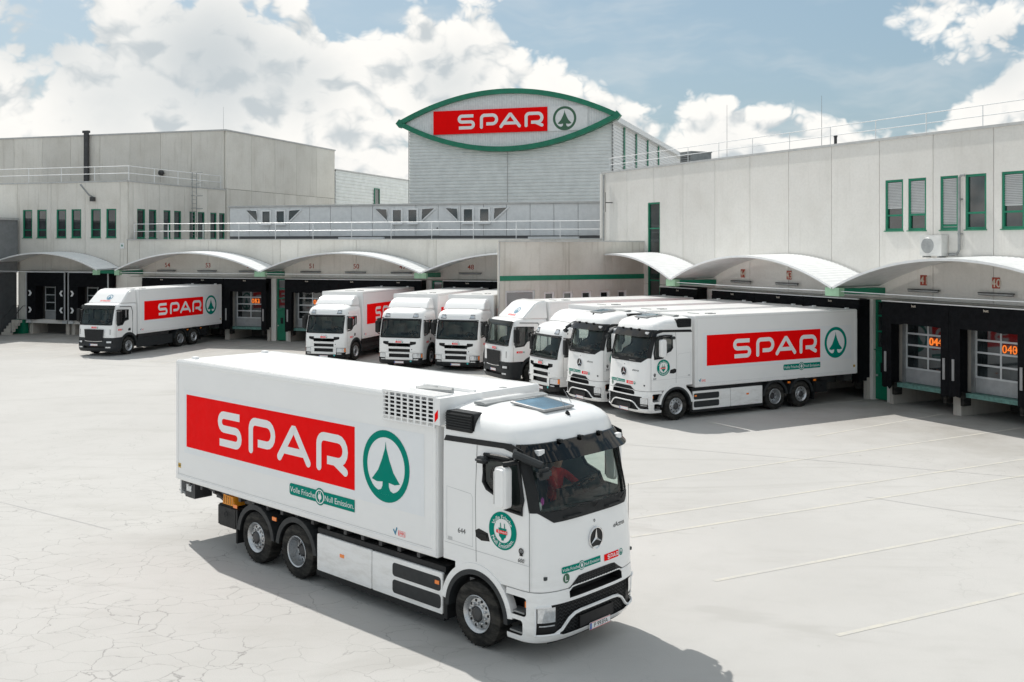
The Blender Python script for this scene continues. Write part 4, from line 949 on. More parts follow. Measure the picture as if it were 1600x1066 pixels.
def chassis(T_, x0=-9.37, axles=(-4.88, -6.26), skirt='dark', lift=True):
    ch = MB().box(x0 + .3, .9, -.45, -.33, .72, 1.22).box(x0 + .3, .9, .33, .45, .72, 1.22).box(x0 + .35, -.9, -.33, .33, .98, 1.2).build('chassis_frame', 'steel_dark', T_)
    m_ = MB()
    for a in axles + (0,): m_.tube([(a, -1.0, .52), (a, 1.0, .52)], .09, 8)
    m_.build('axle_beams', 'steel_dark', ch)
    x = x0 + .4; m_ = MB()
    while x < -1: m_.box(x, x + .08, -1.2, 1.2, 1.12, 1.228); x += .5
    m_.build('cross_members', 'steel_dark', ch)
    for k, a in enumerate(axles):
        for s_ in (-1, 1):
            wheel(T_, a, s_, drive=(k == 0))
            y0, y1 = sorted((s_ * .82, s_ * 1.262)); arc_strip(a, .52, .60, .645, 8, 172, y0, y1).build('fender', 'dark_plastic', T_)
            y0, y1 = sorted((s_ * 1.235, s_ * 1.268)); arc_strip(a, .52, .56, .66, 5, 175, y0, y1).build('fender_lip', 'dark_plastic', T_)
    for s_ in (-1, 1): wheel(T_, 0, s_)
    ra = axles[-1]
    for s_ in (-1, 1):
        y0, y1 = sorted((s_ * .8, s_ * 1.24))
        MB().box(ra - .74, ra - .69, y0, y1, .26, .95).build('mud_flap', 'black_plastic', T_)
        for a in (ra - .72, ra + .68): MB().box(a - .07, a + .07, *sorted((s_ * 1.262, s_ * 1.275)), .99, 1.06).build('side_marker', 'lamp_orange', T_)
        bx = link('tool_box', bevel(MB().box(ra - 1.52, ra - .80, y0, s_ * 1.20 if s_ > 0 else y1, .50, .95).mesh('tool_box', 'black_plastic'), .03), T_) if s_ > 0 else link('tool_box', bevel(MB().box(ra - 1.52, ra - .80, -1.20, -.8, .50, .95).mesh('tool_box', 'black_plastic'), .03), T_)
        MB().lathe([(-.01, .06), (.0, .06)], 12, 'y', (ra - 1.16, s_ * 1.21, .78)).build('latch', 'dark_plastic', bx)
    ch_ = MB().prism([(ra - 1.32, .98), (ra - .86, .98), (ra - .90, 1.16), (ra - 1.28, 1.18)], 'y', -1.2, -.95).build('wheel_chock', 'orange_plastic', T_)
    m_ = MB()
    for k in range(5): m_.box(ra - 1.27 + .085*k, ra - 1.24 + .085*k, -1.212, -1.2, 1.0, 1.15)
    m_.build('ribs', 'rust_orange', ch_)
    if lift:
        m_ = MB(); m_.box(x0 + .22, x0 + .62, -1.17, -.75, .86, 1.22).box(x0 + .22, x0 + .62, .75, 1.17, .86, 1.22).box(x0 + .1, x0 + .22, -1.1, 1.1, .98, 1.1)
        lf = m_.build('tail_lift', 'steel_dark', T_); MB().box(x0 + .30, x0 + .5, -1.19, -1.172, 1.0, 1.15).box(x0 + .05, x0 + .1, -1.2, -1.0, .9, 1.2).build('tail_lamp', 'lamp_clear', lf)
        MB().tube([(x0 - .05, -1.15, .97), (x0 + .1, -1.15, .95), (x0 + .22, -1.15, .90)], .025, 6).build('hook', 'galv', lf)
        MB().tube([(x0 + .62, -1.0, 1.18), (x0 + 1.1, -1.0, 1.12), (ra - 1.3, -1.0, .9)], .05, 6).build('strut', 'steel_dark', lf)

def cab_interior(T_, sh, floor, zd, beige=True, wheel_y=.55, seat_z=None):
    it = MB().box(-.5, sh.X(0, floor + .1, -.12), -1.1, 1.1, floor - .05, floor).build('cab_floor', 'interior_dark', T_)
    rows = []
    for k, (dx, dz) in enumerate(((-.55, -.42), (-.50, -.06), (-.40, -.02), (-.12, -.02), (-.10, -.10))):
        rows.append([(sh.X(y, zd, 0) + dx, y, zd + dz) for y in [-1.1 + .2*i for i in range(12)]])
    db = MB().grid(rows).build('dashboard', 'interior_dark', T_, 30)
    if beige: MB().grid([[(sh.X(y, zd, 0) + dx, y, zd + dz) for y in [-1.1 + .2*i for i in range(12)]] for dx, dz in ((-.56, -.24), (-.515, -.09))]).build('trim_band', 'interior_beige', db)
    MB().box(sh.X(0, zd, -.62), sh.X(0, zd, -.50), -.14, .16, zd - .30, zd + .08).build('screen', 'print_dark', db)
    sx = sh.X(0, zd, -.64); c = Vector((sx, wheel_y, zd + .06)); n_ = Vector((-.62, 0, .78)); u = Vector((0, 1, 0)); v = n_.cross(u)
    sw = MB().tube([c + .225 * (cos(2*pi*k/24) * u + sin(2*pi*k/24) * v) for k in range(24)], .02, 7, True).build('steering_wheel', 'print_dark', T_, 40)
    m_ = MB()
    for a in (0, pi, 1.5*pi): m_.tube([c, c + .22 * (cos(a) * u + sin(a) * v)], .018, 5)
    m_.tube([c, c - n_ * .45], .045, 8); m_.build('column', 'print_dark', sw)
    sz = seat_z or floor + .52
    for y in (-wheel_y, wheel_y):
        st_ = link('seat', bevel(MB().box(-.16, .38, y - .25, y + .25, sz - .14, sz).mesh('seat', 'seat_cloth'), .05), T_)
        link('backrest', bevel(MB().prism([(-.14, sz), (-.02, sz), (-.14, sz + .62), (-.25, sz + .62)], 'y', y - .24, y + .24).mesh('backrest', 'seat_cloth'), .04), st_)
        link('headrest', bevel(MB().box(-.26, -.16, y - .14, y + .14, sz + .65, sz + .85).mesh('headrest', 'seat_cloth'), .03), st_)
        MB().box(-.08, .32, y - .15, y + .15, floor, sz - .15).build('base', 'interior_dark', st_)
def mini_logo(T_, sh, y0, z0, h, front=True, sg=1, x0=0):            # small red panel with emblem
    k = h; W_ = 5.15 * k * .72
    def mp(o):
        if front: return lambda u, v: (sh.X(y0 + u, z0 + v, o), y0 + u, z0 + v)
        return lambda u, v: (x0 - sg * u, sg * (1.25 + o), z0 + v)
    rp = P2().rect(0, W_, 0, h, 6).put('red_panel', mp(.005), 'logo_red', T_)
    q = P2(); q.add(SPAR, h, 0, 0); q.v = [(x * .72 * .99, y) for x, y in q.v]; q.put('lettering', mp(.0075), 'logo_white', T_)
    q = P2(); q.add(TREE, h * .52, W_ + h * .72, h * .5); q.put('tree_emblem', mp(.005), 'logo_green', T_)
def plate(T_, sh, y, z, txt=None, off=.03):
    pl = MB().box(sh.X(y, z, off - .01), sh.X(y, z, off), y - .26, y + .26, z - .055, z + .055).build('number_plate', 'logo_white', T_)
    X = sh.X(y, z, off + .002)
    P2().rect(-.255, -.215, -.05, .05).put('blue_band', lambda u, v: (X, y + u, z + v), 'plate_blue', pl)
    P2().rect(-.26, .26, .047, .052).rect(-.26, .26, -.052, -.047).put('red_lines', lambda u, v: (X, y + u, z + v), 'logo_red', pl)
    if txt: q = P2(); q.add(text(txt, .072), 1, .02, 0); q.put('plate_text', lambda u, v: (X + .001, y + u, z + v), 'print_dark', pl)
    return pl
def star(T_, sh, y, z, r):
    X = sh.X(y, z, .012); ds = MB().lathe([(X - .03, r * .9), (X, r * .9)], 32, 'x', (0, y, z)).cap('x', X, r * .9, 32, (0, y, z)).build('badge', 'print_dark', T_)
    MB().lathe([(X - .03, r), (X + .012, r), (X + .016, r * .95), (X + .012, r * .88), (X, r * .87)], 36, 'x', (0, y, z)).build('badge_ring', 'chrome', ds, 40)
    m_ = MB()
    for k in range(3):
        a = pi/2 + 2*pi*k/3; tip = (X + .012, y + r*.9*cos(a), z + r*.9*sin(a)); c = (X + .03, y, z)
        for d in (-1, 1): b = a + d * pi/3; m_.quad(c, tip, (X + .006, y + r*.16*cos(b), z + r*.16*sin(b)))
    m_.build('badge_star', 'chrome', ds)
def seamline(T_, pts, wd, mat='seam_dark', y=1.2515, name='door_seam'):
    for s_ in (-1, 1):
        q = P2(); q.stroke(pts, wd, (0, 0)); q.put(name, lambda a, b: (a, s_ * y, b), mat, T_)
def wipers(T_, sh, z, y_list, off=.03):
    for y in y_list: MB().tube([(sh.X(y, z - .02, off), y, z - .02), (sh.X(y + .05, z + .05, off + .02), y + .08, z + .05), (sh.X(y - .6, z + .11, off), y - .62, z + .11)], [.014, .012, .007], 5).build('wiper', 'print_dark', T_)

# ---- white battery electric truck with star badge
def electric_truck(name, label, reefer, visor_marks=True, platetxt=None, number=None):
    T_ = thing(name, label, 'truck')
    sh = Shell([(1.10, 1.455, 1.25), (1.45, 1.445, 1.25), (1.75, 1.42, 1.25), (2.2, 1.375, 1.25), (2.6, 1.29, 1.25), (3.0, 1.17, 1.247), (3.25, 1.09, 1.243), (3.40, 1.05, 1.235), (3.52, .99, 1.205), (3.61, .88, 1.15), (3.68, .72, 1.06), (3.73, .45, .93), (3.765, .05, .72), (3.775, -.2, .55)], .6, 3.4, -.76)
    thw = sh.th(1.08, 2.8)
    inner = closed(sh.loft(1.34, 3.58, 14, .06), 'inner', 'interior_grey')
    ws = closed(sh.solid(-thw, thw, 2.31, 3.22, -.25, .1), 'ws', 'black_plastic')
    swp = [(.16, 3.04), (.16, 2.66), (.24, 2.56), (.52, 2.46), (.60, 2.31), (.98, 2.28), (1.00, 2.5), (.90, 3.06)]
    cuts = [inner, ws]
    for s_ in (-1, 1): cuts += [closed(MB().prism(swp, 'y', s_ * 1.12, s_ * 1.35), 'sw', 'black_plastic'), cyl_cut(0, .53, .80, s_ * .7, s_ * 1.4, 'black_plastic')]
    cuts.append(closed(MB().box(-.95, -.48, -1.5, 1.5, 1.0, 1.27), 'bx', 'black_plastic'))
    cab = link('cab', smooth(cut(closed(sh.loft(1.13, 3.775, 46), 'cab', 'white_paint'), cuts), 28), T_)
    MB().grid(sh.patch(-thw - .5, thw + .5, 2.295, 3.235, -.012, 28, 10)).build('windscreen', 'glass_screen', T_, 40)
    for s_ in (-1, 1):
        MB().quad(*[(x, s_ * 1.232, z) for x, z in swp]).build('side_window', 'glass_side', T_)
        MB().tube([(x, s_ * 1.248, z) for x, z in swp], .028, 5, True).build('window_seal', 'black_plastic', cab)
    def zlow(th):
        y = abs(sh.pt(th, 2.2)[1]); return 2.15 + max(0, y - .90) / .3 * .22
    te = sh.th(1.20, 2.6)
    sh.skin(-te, te, zlow, 2.312, .006, 36, 3).build('cowl', 'black_plastic', cab, 40)
    for s_ in (-1, 1): sh.skin(s_ * (thw - .3), s_ * te, 2.312, 3.30, .006, 4, 8).build('pillar_trim', 'black_plastic', cab, 40)
    sh.skin(-te, te, 3.20, 3.31, .0065, 30, 2).build('header_trim', 'black_plastic', cab, 40)
    for s_ in (-1, 1):
        MB().prism([(-.75, 3.20), (-.70, 3.29), (.75, 3.33), (1.0, 3.26), (1.02, 3.16), (.6, 3.24)], 'y', s_ * 1.236, s_ * 1.252).build('roof_moulding', 'black_plastic', cab)
        vt = link('air_intake', bevel(MB().prism(rrect(-.72, -.06, 3.36, 3.70, .05), 'y', s_ * 1.00, s_ * 1.262).mesh('air_intake', 'black_plastic'), .03), T_)
        m_ = MB()
        for k in range(6): m_.box(-.68, -.10, *sorted((s_ * 1.256, s_ * 1.285)), 3.44 + .042*k, 3.452 + .042*k)
        m_.build('louvre', 'dark_plastic', vt)
    # visor, mirrors, roof gear
    tv = sh.th(1.19, 3.1)
    rowsA = sh.patch(-tv, tv, lambda th: 3.07 + .05 * (abs(th) / tv) ** 4, 3.315, .18, 30, 4, .035); rowsB = sh.patch(-tv, tv, lambda th: 3.07 + .05 * (abs(th) / tv) ** 4, 3.325, .16, 30, 4, .012)
    m_ = MB(); m_.grid(rowsA); m_.grid(rowsB); m_.grid([rowsA[0], rowsB[0]]); m_.grid([rowsA[-1], rowsB[-1]]); m_.grid([[r[0] for r in rowsA], [r[0] for r in rowsB]]); m_.grid([[r[-1] for r in rowsA], [r[-1] for r in rowsB]])
    vs = m_.build('sun_visor', 'visor_glass', T_, 40)
    for y in (-.98, .98): p = sh.pt(sh.th(y, 3.2), 3.2, .11); MB().box(p[0] - .05, p[0] + .035, y - .07, y + .07, 3.17, 3.25).build('marker_lamp', 'logo_white', vs)
    for y in (-.5, .0, .5): p = sh.pt(sh.th(y, 3.3), 3.31, .06); MB().box(p[0] - .06, p[0] + .02, y - .03, y + .03, 3.30, 3.35).build('bracket', 'black_plastic', vs)
    fm = MB().tube([sh.pt(-te, 3.24, .02), sh.pt(-te, 3.2, .14), sh.pt(-sh.th(1.02, 3.1), 3.06, .30)], [.05, .065, .06], 8).build('front_mirror', 'dark_plastic', T_, 40)
    p = sh.pt(-sh.th(1.0, 3.0), 2.99, .30); link('mirror_head', bevel(MB().box(p[0] - .07, p[0] + .07, p[1] - .17, p[1] + .12, 2.86, 3.03).mesh('mirror_head', 'dark_plastic'), .05), fm)
    for s_ in (-1, 1):
        mr = MB().tube([(.88, s_ * 1.24, 3.07), (.82, s_ * 1.36, 3.05), (.73, s_ * 1.39, 3.03)], .042, 7).build('mirror', 'black_plastic', T_, 40)
        link('mirror_housing', bevel(MB().prism(rrect(.60, .84, 2.36, 3.0, .07), 'y', s_ * 1.29, s_ * 1.49).mesh('mirror_housing', 'white_paint'), .035, 3), mr)
        MB().box(.590, .598, *sorted((s_ * 1.31, s_ * 1.47)), 2.42, 2.92).build('mirror_glass', 'chrome', mr)
        kb = link('kerb_mirror', bevel(MB().box(.12, .36, *sorted((s_ * 1.27, s_ * 1.44)), 2.98, 3.08).mesh('kerb_mirror', 'dark_plastic'), .04, 3), mr)
        MB().tube([(.2, s_ * 1.27, 3.1), (.55, s_ * 1.32, 3.12), (.80, s_ * 1.26, 3.1)], .03, 6).build('arm', 'black_plastic', mr)
        ht_ = MB().prism([(-.02, 1.86), (.06, 1.90), (.26, 1.86), (.30, 1.74), (.12, 1.72), (.0, 1.76)], 'y', s_ * 1.245, s_ * 1.256).build('door_handle', 'print_dark', T_)
        MB().box(.04, .24, *sorted((s_ * 1.256, s_ * 1.268)), 1.79, 1.83).build('grip', 'black_plastic', ht_)
    rz = lambda x: [z for z in [3.775 - .002*k for k in range(400)] if sh.X(0, z, 0) >= x][0]
    hz0, hz1 = rz(.62), rz(-.1)
    m_ = MB(); hp = [(.66, -.36, rz(.66)), (.66, .36, rz(.66)), (-.02, .40, 3.768), (-.02, -.40, 3.768)]
    ht = MB().quad(*[(x, y, z + .045) for x, y, z in hp]).build('roof_hatch', 'hatch_glass', T_)
    m_.tube([(x, y, z + .03) for x, y, z in hp], .026, 5, True); m_.build('hatch_frame', 'print_grey', ht)
    MB().prism([(-.52, 3.76), (-.52, 3.80), (-.38, 3.815), (-.26, 3.79), (-.26, 3.76)], 'y', -.78, .78).build('roof_spoiler_edge', 'galv', T_)
    for x, y in ((.80, .05), (.42, .62)):
        z = rz(min(x, .95)) - (.06 if y > .3 else 0); an = MB().lathe([(-.02, .05), (.02, .035), (.05, .012)], 10, 'z', (x, y, z)).build('antenna', 'print_dark', T_)
        MB().tube([(x, y, z + .04), (x - .18, y, z + .26)], [.007, .003], 5).build('whip', 'print_grey', an)
    # bumper, grille and lamps
    bs = Shell([(.33, 1.37, 1.22), (.40, 1.43, 1.245), (.50, 1.465, 1.255), (.9, 1.475, 1.258), (1.12, 1.455, 1.252)], .6, 3.4, .64)
    t9, t12, t65 = bs.th(.86), bs.th(1.195), bs.th(.66)
    lowz = lambda th: .455 if abs(th) > t9 * .9 else .435
    cuts = [closed(bs.solid(-t12, t12, lowz, lambda th: .93 - .03 * (abs(th)/t12)**6, -.10, .1, 36, 4), 'c', 'print_dark'), closed(bs.solid(-t65, t65, lambda th: .975 + .0 * th, lambda th: 1.20, -.22, .1, 20, 3), 'c', 'print_dark')]
    for s_ in (-1, 1):
        cuts.append(cyl_cut(0, .53, .68, s_ * .7, s_ * 1.4, 'black_plastic'))
        for za, zb in ((.735, 1.02), (.43, .665)): cuts.append(closed(MB().prism(rrect(.60, 1.07 if za > .6 else 1.0, za, zb, .05), 'y', s_ * .98, s_ * 1.35), 'c', 'print_dark'))
    bp = link('bumper', smooth(cut(closed(bs.loft(.335, 1.115, 16, xr=.66), 'bumper', 'white_paint'), cuts), 28), T_)
    for s_ in (-1, 1):
        for za in (.75, .445):
            MB().box(.70, 1.0, *sorted((s_ * 1.02, s_ * 1.215)), za, za + .025).build('step_plate', 'galv', bp)
        MB().box(1.0, 1.055, *sorted((s_ * 1.05, s_ * 1.2)), .86, .95).build('indicator', 'lamp_orange', bp)
    m_ = MB(); m_.grid(bs.patch(-t9, t9, .44, .925, -.075, 24, 3)); gr = m_.build('lower_grille', 'print_dark', T_)
    m_ = MB()
    for r_ in range(9):
        z = .455 + r_ * .054; pts = []
        for i in range(45):
            y = -.86 + 1.72 * i / 44; pts.append((bs.X(y, z, -.05), y, z + (.018 if i % 2 else -.018)))
        m_.tube(pts, .0085, 4)
    m_.build('grille_mesh', 'dark_plastic', gr)
    m_ = MB()
    for r_ in range(3):
        pts = []
        for i in range(31):
            y = -.5 + 1.0 * i / 30; pts.append((sh.X(y, 1.2, .012), y, 1.165 + .034 * r_ + (.012 if i % 2 else -.012)))
        m_.tube(pts, .007, 4)
    m_.build('upper_mesh', 'dark_plastic', gr)
    q = P2(); q.poly([(-.68, 1.117), (-.60, 1.19), (-.44, 1.28), (.44, 1.28), (.60, 1.19), (.68, 1.117)]); ns = 12
    q = P2()
    for k in range(ns):
        a, b_ = -.68 + 1.36*k/ns, -.68 + 1.36*(k+1)/ns; tz = lambda y: 1.117 + min(1, (.68 - abs(y)) / .24) * .163
        q.poly([(a, 1.134), (b_, 1.134), (b_, tz(b_)), (a, tz(a))])
    q.put('upper_grille', lambda u, v: (sh.X(u, v, .006), u, v), 'print_dark', T_)
    MB().tube([(bs.X(y, 1.12, .0), y, z) for y, z in [(-.70, 1.06), (-.60, 1.135)] + [(-.5 + .1*k, 1.143) for k in range(11)] + [(.60, 1.135), (.70, 1.06)]], .014, 6).build('grille_bar', 'white_paint', T_, 40)
    pth = [(-.93, .45), (-.80, .52), (-.66, .66), (-.54, .715)] + [(-.4 + .1*k, .73) for k in range(9)] + [(.54, .715), (.66, .66), (.80, .52), (.93, .45)]
    MB().tube([(bs.X(y, z, -.02), y, z) for y, z in pth], .026, 6).build('grille_arch', 'white_paint', T_, 40)
    MB().box(1.40, 1.452, -.42, .42, .46, .64).build('radar_panel', 'print_dark', T_)
    for s_ in (-1, 1):
        hl = bs.skin(s_ * (t9 + 1), s_ * (t12 - 1), .47, .905, -.045, 8, 4).build('headlight', 'print_dark', T_, 40)
        bs.skin(s_ * (t9 + 5), s_ * (t12 - 3), .66, .885, -.022, 8, 4).build('lens', 'lamp_clear', hl, 40)
        bs.skin(s_ * (t9 + 6), s_ * (t12 - 6), .60, .62, -.022, 8, 1).build('lamp_line', 'lamp_clear', hl)
        pts = [bs.pt(s_ * (t9 + (t12 - t9) * k / 6), .475, .004) for k in range(7)] + [bs.pt(s_ * t12, .475 + .42 * k / 5, .004) for k in range(1, 6)] + [bs.pt(s_ * (t12 - (t12 - t9) * k / 6), .91, .004) for k in range(1, 5)]
        MB().tube(pts, .019, 5).build('light_guide', 'logo_white', hl)
    MB().grid(bs.patch(-bs.th(1.0), bs.th(1.0), .30, .36, -.03, 20, 2)).build('lower_lip', 'print_dark', T_)
    plate(T_, bs, .05, .415, platetxt, .04)
    for s_ in (-1, 1):
        arc_strip(0, .53, .70, .80, 8, 172, *sorted((s_ * 1.12, s_ * 1.264)), n=28).build('wheel_arch', 'white_paint', T_, 40)
        arc_strip(0, .53, .62, .70, 0, 180, *sorted((s_ * .95, s_ * 1.272)), n=28).build('arch_liner', 'dark_plastic', T_, 40)
        MB().box(-.74, -.66, *sorted((s_ * .9, s_ * 1.26)), .28, 1.0).build('front_mud_flap', 'black_plastic', T_)
    # print on the cab
    star(T_, sh, 0, 1.76, .178)
    q = P2(); q.ring(0, 0, .012, .022, 14); q.put('key_mark', sh.front(0, 2.03), 'print_dark', T_)
    q = P2(); q.add(text('eActros', .075, bold=.005), 1, 0, 0, .25); q.put('model_lettering', sh.front(.66, 1.86), 'print_dark', T_)
    q = P2(); q.add(SLB, .1); sl = q.put('slogan_strip', sh.front(-.36, 1.415), 'logo_green', T_); q = P2(); q.add(SLW, .1); q.put('slogan_text', sh.front(-.36, 1.415, .008), 'logo_white', sl)['kind'] = 'stuff'
    mini_logo(T_, sh, .19, 1.345, .105)
    q = P2(); q.disc(0, 0, .066, 24, .075); ld_ = q.put('green_badge', sh.front(-.72, 1.285), 'logo_olive', T_); q = P2(); q.add(text('L', .085, bold=.01)); q.put('badge_letter', sh.front(-.72, 1.285, .008), 'logo_white', ld_)
    for s_ in (-1, 1):
        F = lambda x, z, o=.004: side(s_, x, z, 1.25 + o)
        q = P2(); q.ring(0, 0, .185, .295); rg = q.put('round_sticker', F(.58, 1.96), 'logo_green', T_)
        q = P2(); q.polar(text('Volle Frische.', .066, bold=.006), .215); q2 = P2(); q2.add(text('Null Emission.', .066, bold=.006)); q2.v = [(-x, -y) for x, y in q2.v]
        q3 = P2(); q3.polar(q2, .24); q3.v = [(x, -(-y)) for x, y in q3.v]
        low_ = P2(); tx = text('Null Emission.', .066, bold=.006); low_.v = [((.262 - y - .03) * sin(x / .24), -(.262 - y - .03) * cos(x / .24)) for x, y in tx.v]; low_.f = tx.f
        q.add(low_); q.put('sticker_text', F(.58, 1.96, .007), 'logo_white', rg)['kind'] = 'stuff'
        q = P2(); q.rect(-.085, .085, .015, .04).poly([(-.08, -.045), (.08, -.045), (.07, -.09), (.03, -.12), (.02, -.15), (-.02, -.15), (-.03, -.12), (-.07, -.09)]).rect(-.075, .075, -.045, .015).rect(-.05, -.035, .04, .12).rect(.035, .05, .04, .12); q.put('plug_icon', F(.58, 1.96, .006), 'logo_green', rg)
        q = P2(); q.rect(-.13, .10, -.045, .005); rr_ = q.put('sticker_panel', F(.58, 1.96, .0085), 'logo_red', rg); q = P2(); q.add(SPAR, .05, -.155, -.045); q.put('sticker_letters', F(.58, 1.96, .010), 'logo_white', rg)
        if number: q = P2(); q.add(text(number, .085)); q.put('fleet_number', F(-.33, 1.79), 'print_dark', T_)
        q = P2(); q.add(text('600', .062, bold=.004), 1, 0, -.08, .2); q.ring(0, .06, .03, .05, 16); q.rect(-.03, .03, -.01, .02); q.rect(-.012, .012, .02, .08); q.put('range_badge', F(.97, 1.66), 'print_dark', T_)['kind'] = 'stuff'
        P2().rect(-.05, .05, -.03, .03).put('pale_label', F(-.60, 1.62), 'seam_pale', T_)
    seamline(T_, [(1.14, 1.14), (1.14, 2.36)], .012); seamline(T_, [(.0, 1.36), (-.02, 2.4), (.02, 3.22)], .010); seamline(T_, [(-.74, 1.545), (1.14, 1.52)], .008, 'seam_pale')
    seamline(T_, [(-.68, 2.46), (-.68, 1.60), (-.08, 1.58), (-.08, 2.36), (-.12, 2.42), (-.68, 2.46)], .007, 'seam_pale')
    wipers(T_, sh, 2.27, (.02, .75)); 
    for y in (-.5, .5): MB().tube([(sh.X(y - .2, 2.2, .01), y - .2, 2.2), (sh.X(y - .17, 2.2, .05), y - .17, 2.205), (sh.X(y + .17, 2.2, .05), y + .17, 2.205), (sh.X(y + .2, 2.2, .01), y + .2, 2.2)], .016, 6).build('grab_handle', 'black_plastic', T_)
    cab_interior(T_, sh, 1.36, 2.36)
    # skirts
    for s_ in (-1, 1):
        sk = link('side_skirt', bevel(MB().prism(rrect(-4.22, -2.62, .32, 1.0, .03), 'y', s_ * 1.19, s_ * 1.245).mesh('side_skirt', 'white_paint'), .008), T_)
        MB().box(-3.52, -3.40, *sorted((s_ * 1.245, s_ * 1.255)), .70, .76).build('side_marker', 'lamp_orange', sk)
        sk2 = link('step_skirt', bevel(MB().prism(rrect(-2.605, -.79, .32, 1.0, .03), 'y', s_ * 1.19, s_ * 1.245).mesh('step_skirt', 'white_paint'), .008), T_)
        for za, zb in ((.69, .92), (.40, .63)): link('step_inset', bevel(MB().prism(rrect(-2.05, -.83, za, zb, .06), 'y', s_ * 1.22, s_ * 1.252).mesh('step_inset', 'dark_plastic'), .004), sk2)
        MB().box(-.96, -.86, *sorted((s_ * 1.252, s_ * 1.262)), .80, .86).build('side_marker', 'lamp_orange', sk2)
        MB().box(-4.25, -.76, *sorted((s_ * 1.12, s_ * 1.235)), .22, .315).build('skirt_lip', 'black_plastic', T_); MB().box(-4.25, -.76, *sorted((s_ * 1.0, s_ * 1.2)), 1.005, 1.10).build('skirt_rail', 'black_plastic', T_)
        MB().box(-4.1, -.9, *sorted((s_ * .5, s_ * 1.15)), .35, 1.0).build('battery_box', 'steel_dark', T_)
    chassis(T_)
    body = spar_body(T_, reefer=reefer, dz=0.0 if reefer else -.09)
    if reefer:
        rx0, rx1, z0, z1 = -2.20, -.90, 3.40, 3.885
        rf_ = MB().box(rx0, rx1 + .12, -1.20, -.35, z0, z0 + .04).box(rx1, rx1 + .14, -1.335, -.35, z0 + .042, z1).box(rx0, rx1 - .002, -.40, -.352, z0 + .042, z1 + .03).build('cooling_unit', 'body_white', T_)
        MB().box(rx0 + .02, rx1 - .02, -1.30, -.42, z0 + .06, z1 - .06).build('condenser', 'print_dark', rf_)
        m_ = MB(); nc, nr = 8, 7
        for k in range(nc + 1): x = rx0 + (rx1 - rx0) * k / nc; m_.box(x - .020, x + .020, -1.337, -1.318, z0 - .02, z1)
        for k in range(nr + 1): z = z0 + (z1 - z0) * k / nr; m_.box(rx0 - .02, rx1 + .02, -1.3355, -1.3195, z - .0115, z + .0115)
        m_.build('grille', 'white_paint', rf_)
        MB().box(rx0 - .02, rx1 + .0, -1.335, -.9, z1 + .001, z1 + .022).build('top_plate', 'white_paint', rf_)
        m_ = MB(); m_.tube([(rx0 + .3, -.8, z1), (rx1 - .3, -.62, z1 + .01)], .05, 8); m_.box(rx0 + .2, rx0 + .5, -.75, -.5, z1 - .05, z1 + .03); m_.build('machinery', 'galv', rf_)
        MB().tube([(rx1 + .142, -.95, 3.55), (rx1 + .175, -.95, 3.56), (rx1 + .175, -.95, 3.68), (rx1 + .142, -.95, 3.69)], .012, 5).build('handle', 'print_dark', rf_)
        P2().poly([(.02, .08), (.10, .16), (.10, .30), (.02, .22)]).put('red_stripe', lambda a, b: (rx1 + a, -1.3385, z0 + b), 'logo_red', rf_)
    return T_

# ---- generic diesel cab pieces
def diesel_cab(T_, tab, z0, z1, wsz, ws_y, swin, arch, xr, a=.5, n=4.2, cuts_extra=None):
    sh = Shell(tab, a, n, xr); tw = sh.th(ws_y, wsz[0])
    cuts = [closed(sh.loft(z0 + .25, z1 - .12, 12, .06), 'i', 'interior_grey'), closed(sh.solid(-tw, tw, wsz[0], wsz[1], -.25, .1), 'w', 'black_plastic')]
    for s_ in (-1, 1): cuts += [closed(MB().prism(swin, 'y', s_ * 1.1, s_ * 1.35), 's', 'black_plastic'), cyl_cut(0, .53, arch, s_ * .7, s_ * 1.4, 'black_plastic')]
    cuts += (cuts_extra(sh) if cuts_extra else [])
    cab = link('cab', smooth(cut(closed(sh.loft(z0, z1, 40), 'cab', 'white_paint'), cuts), 28), T_)
    MB().grid(sh.patch(-tw - .4, tw + .4, wsz[0] - .015, wsz[1] + .015, -.012, 24, 8)).build('windscreen', 'glass_screen', T_, 40)
    pts = [sh.pt(-tw + 2*tw*k/14, wsz[0], .0) for k in range(15)] + [sh.pt(tw - 2*tw*k/14, wsz[1], .0) for k in range(15)]
    MB().tube(pts, .03, 5, True).build('screen_seal', 'black_plastic', cab)
    for s_ in (-1, 1):
        MB().quad(*[(x, s_ * 1.222, z) for x, z in swin]).build('side_window', 'glass_side', T_); MB().tube([(x, s_ * 1.238, z) for x, z in swin], .026, 5, True).build('window_seal', 'black_plastic', cab)
    return sh, cab
def diesel_mirrors(T_, sh, z, x=.95, y=1.5, h=.66):
    for s_ in (-1, 1):
        mr = MB().tube([(x, s_ * 1.2, z + .1), (x - .02, s_ * y, z + .12), (x - .02, s_ * y, z - h + .05), (x, s_ * 1.22, z - h - .02)], .03, 6).build('mirror', 'black_plastic', T_)
        link('mirror_housing', bevel(MB().prism(rrect(x - .12, x + .10, z - h + .08, z + .06, .05), 'y', s_ * (y - .16), s_ * (y + .10)).mesh('mirror_housing', 'black_plastic'), .04), mr)
    fm = MB().tube([sh.pt(-sh.th(1.08, z), z + .22, .0), sh.pt(-sh.th(1.08, z), z + .18, .28)], .022, 5).build('front_mirror', 'black_plastic', T_); p = sh.pt(-sh.th(1.05, z), z + .1, .28)
    link('mirror_head', bevel(MB().box(p[0] - .05, p[0] + .05, p[1] - .12, p[1] + .12, z + .0, z + .2).mesh('mirror_head', 'black_plastic'), .03), fm)
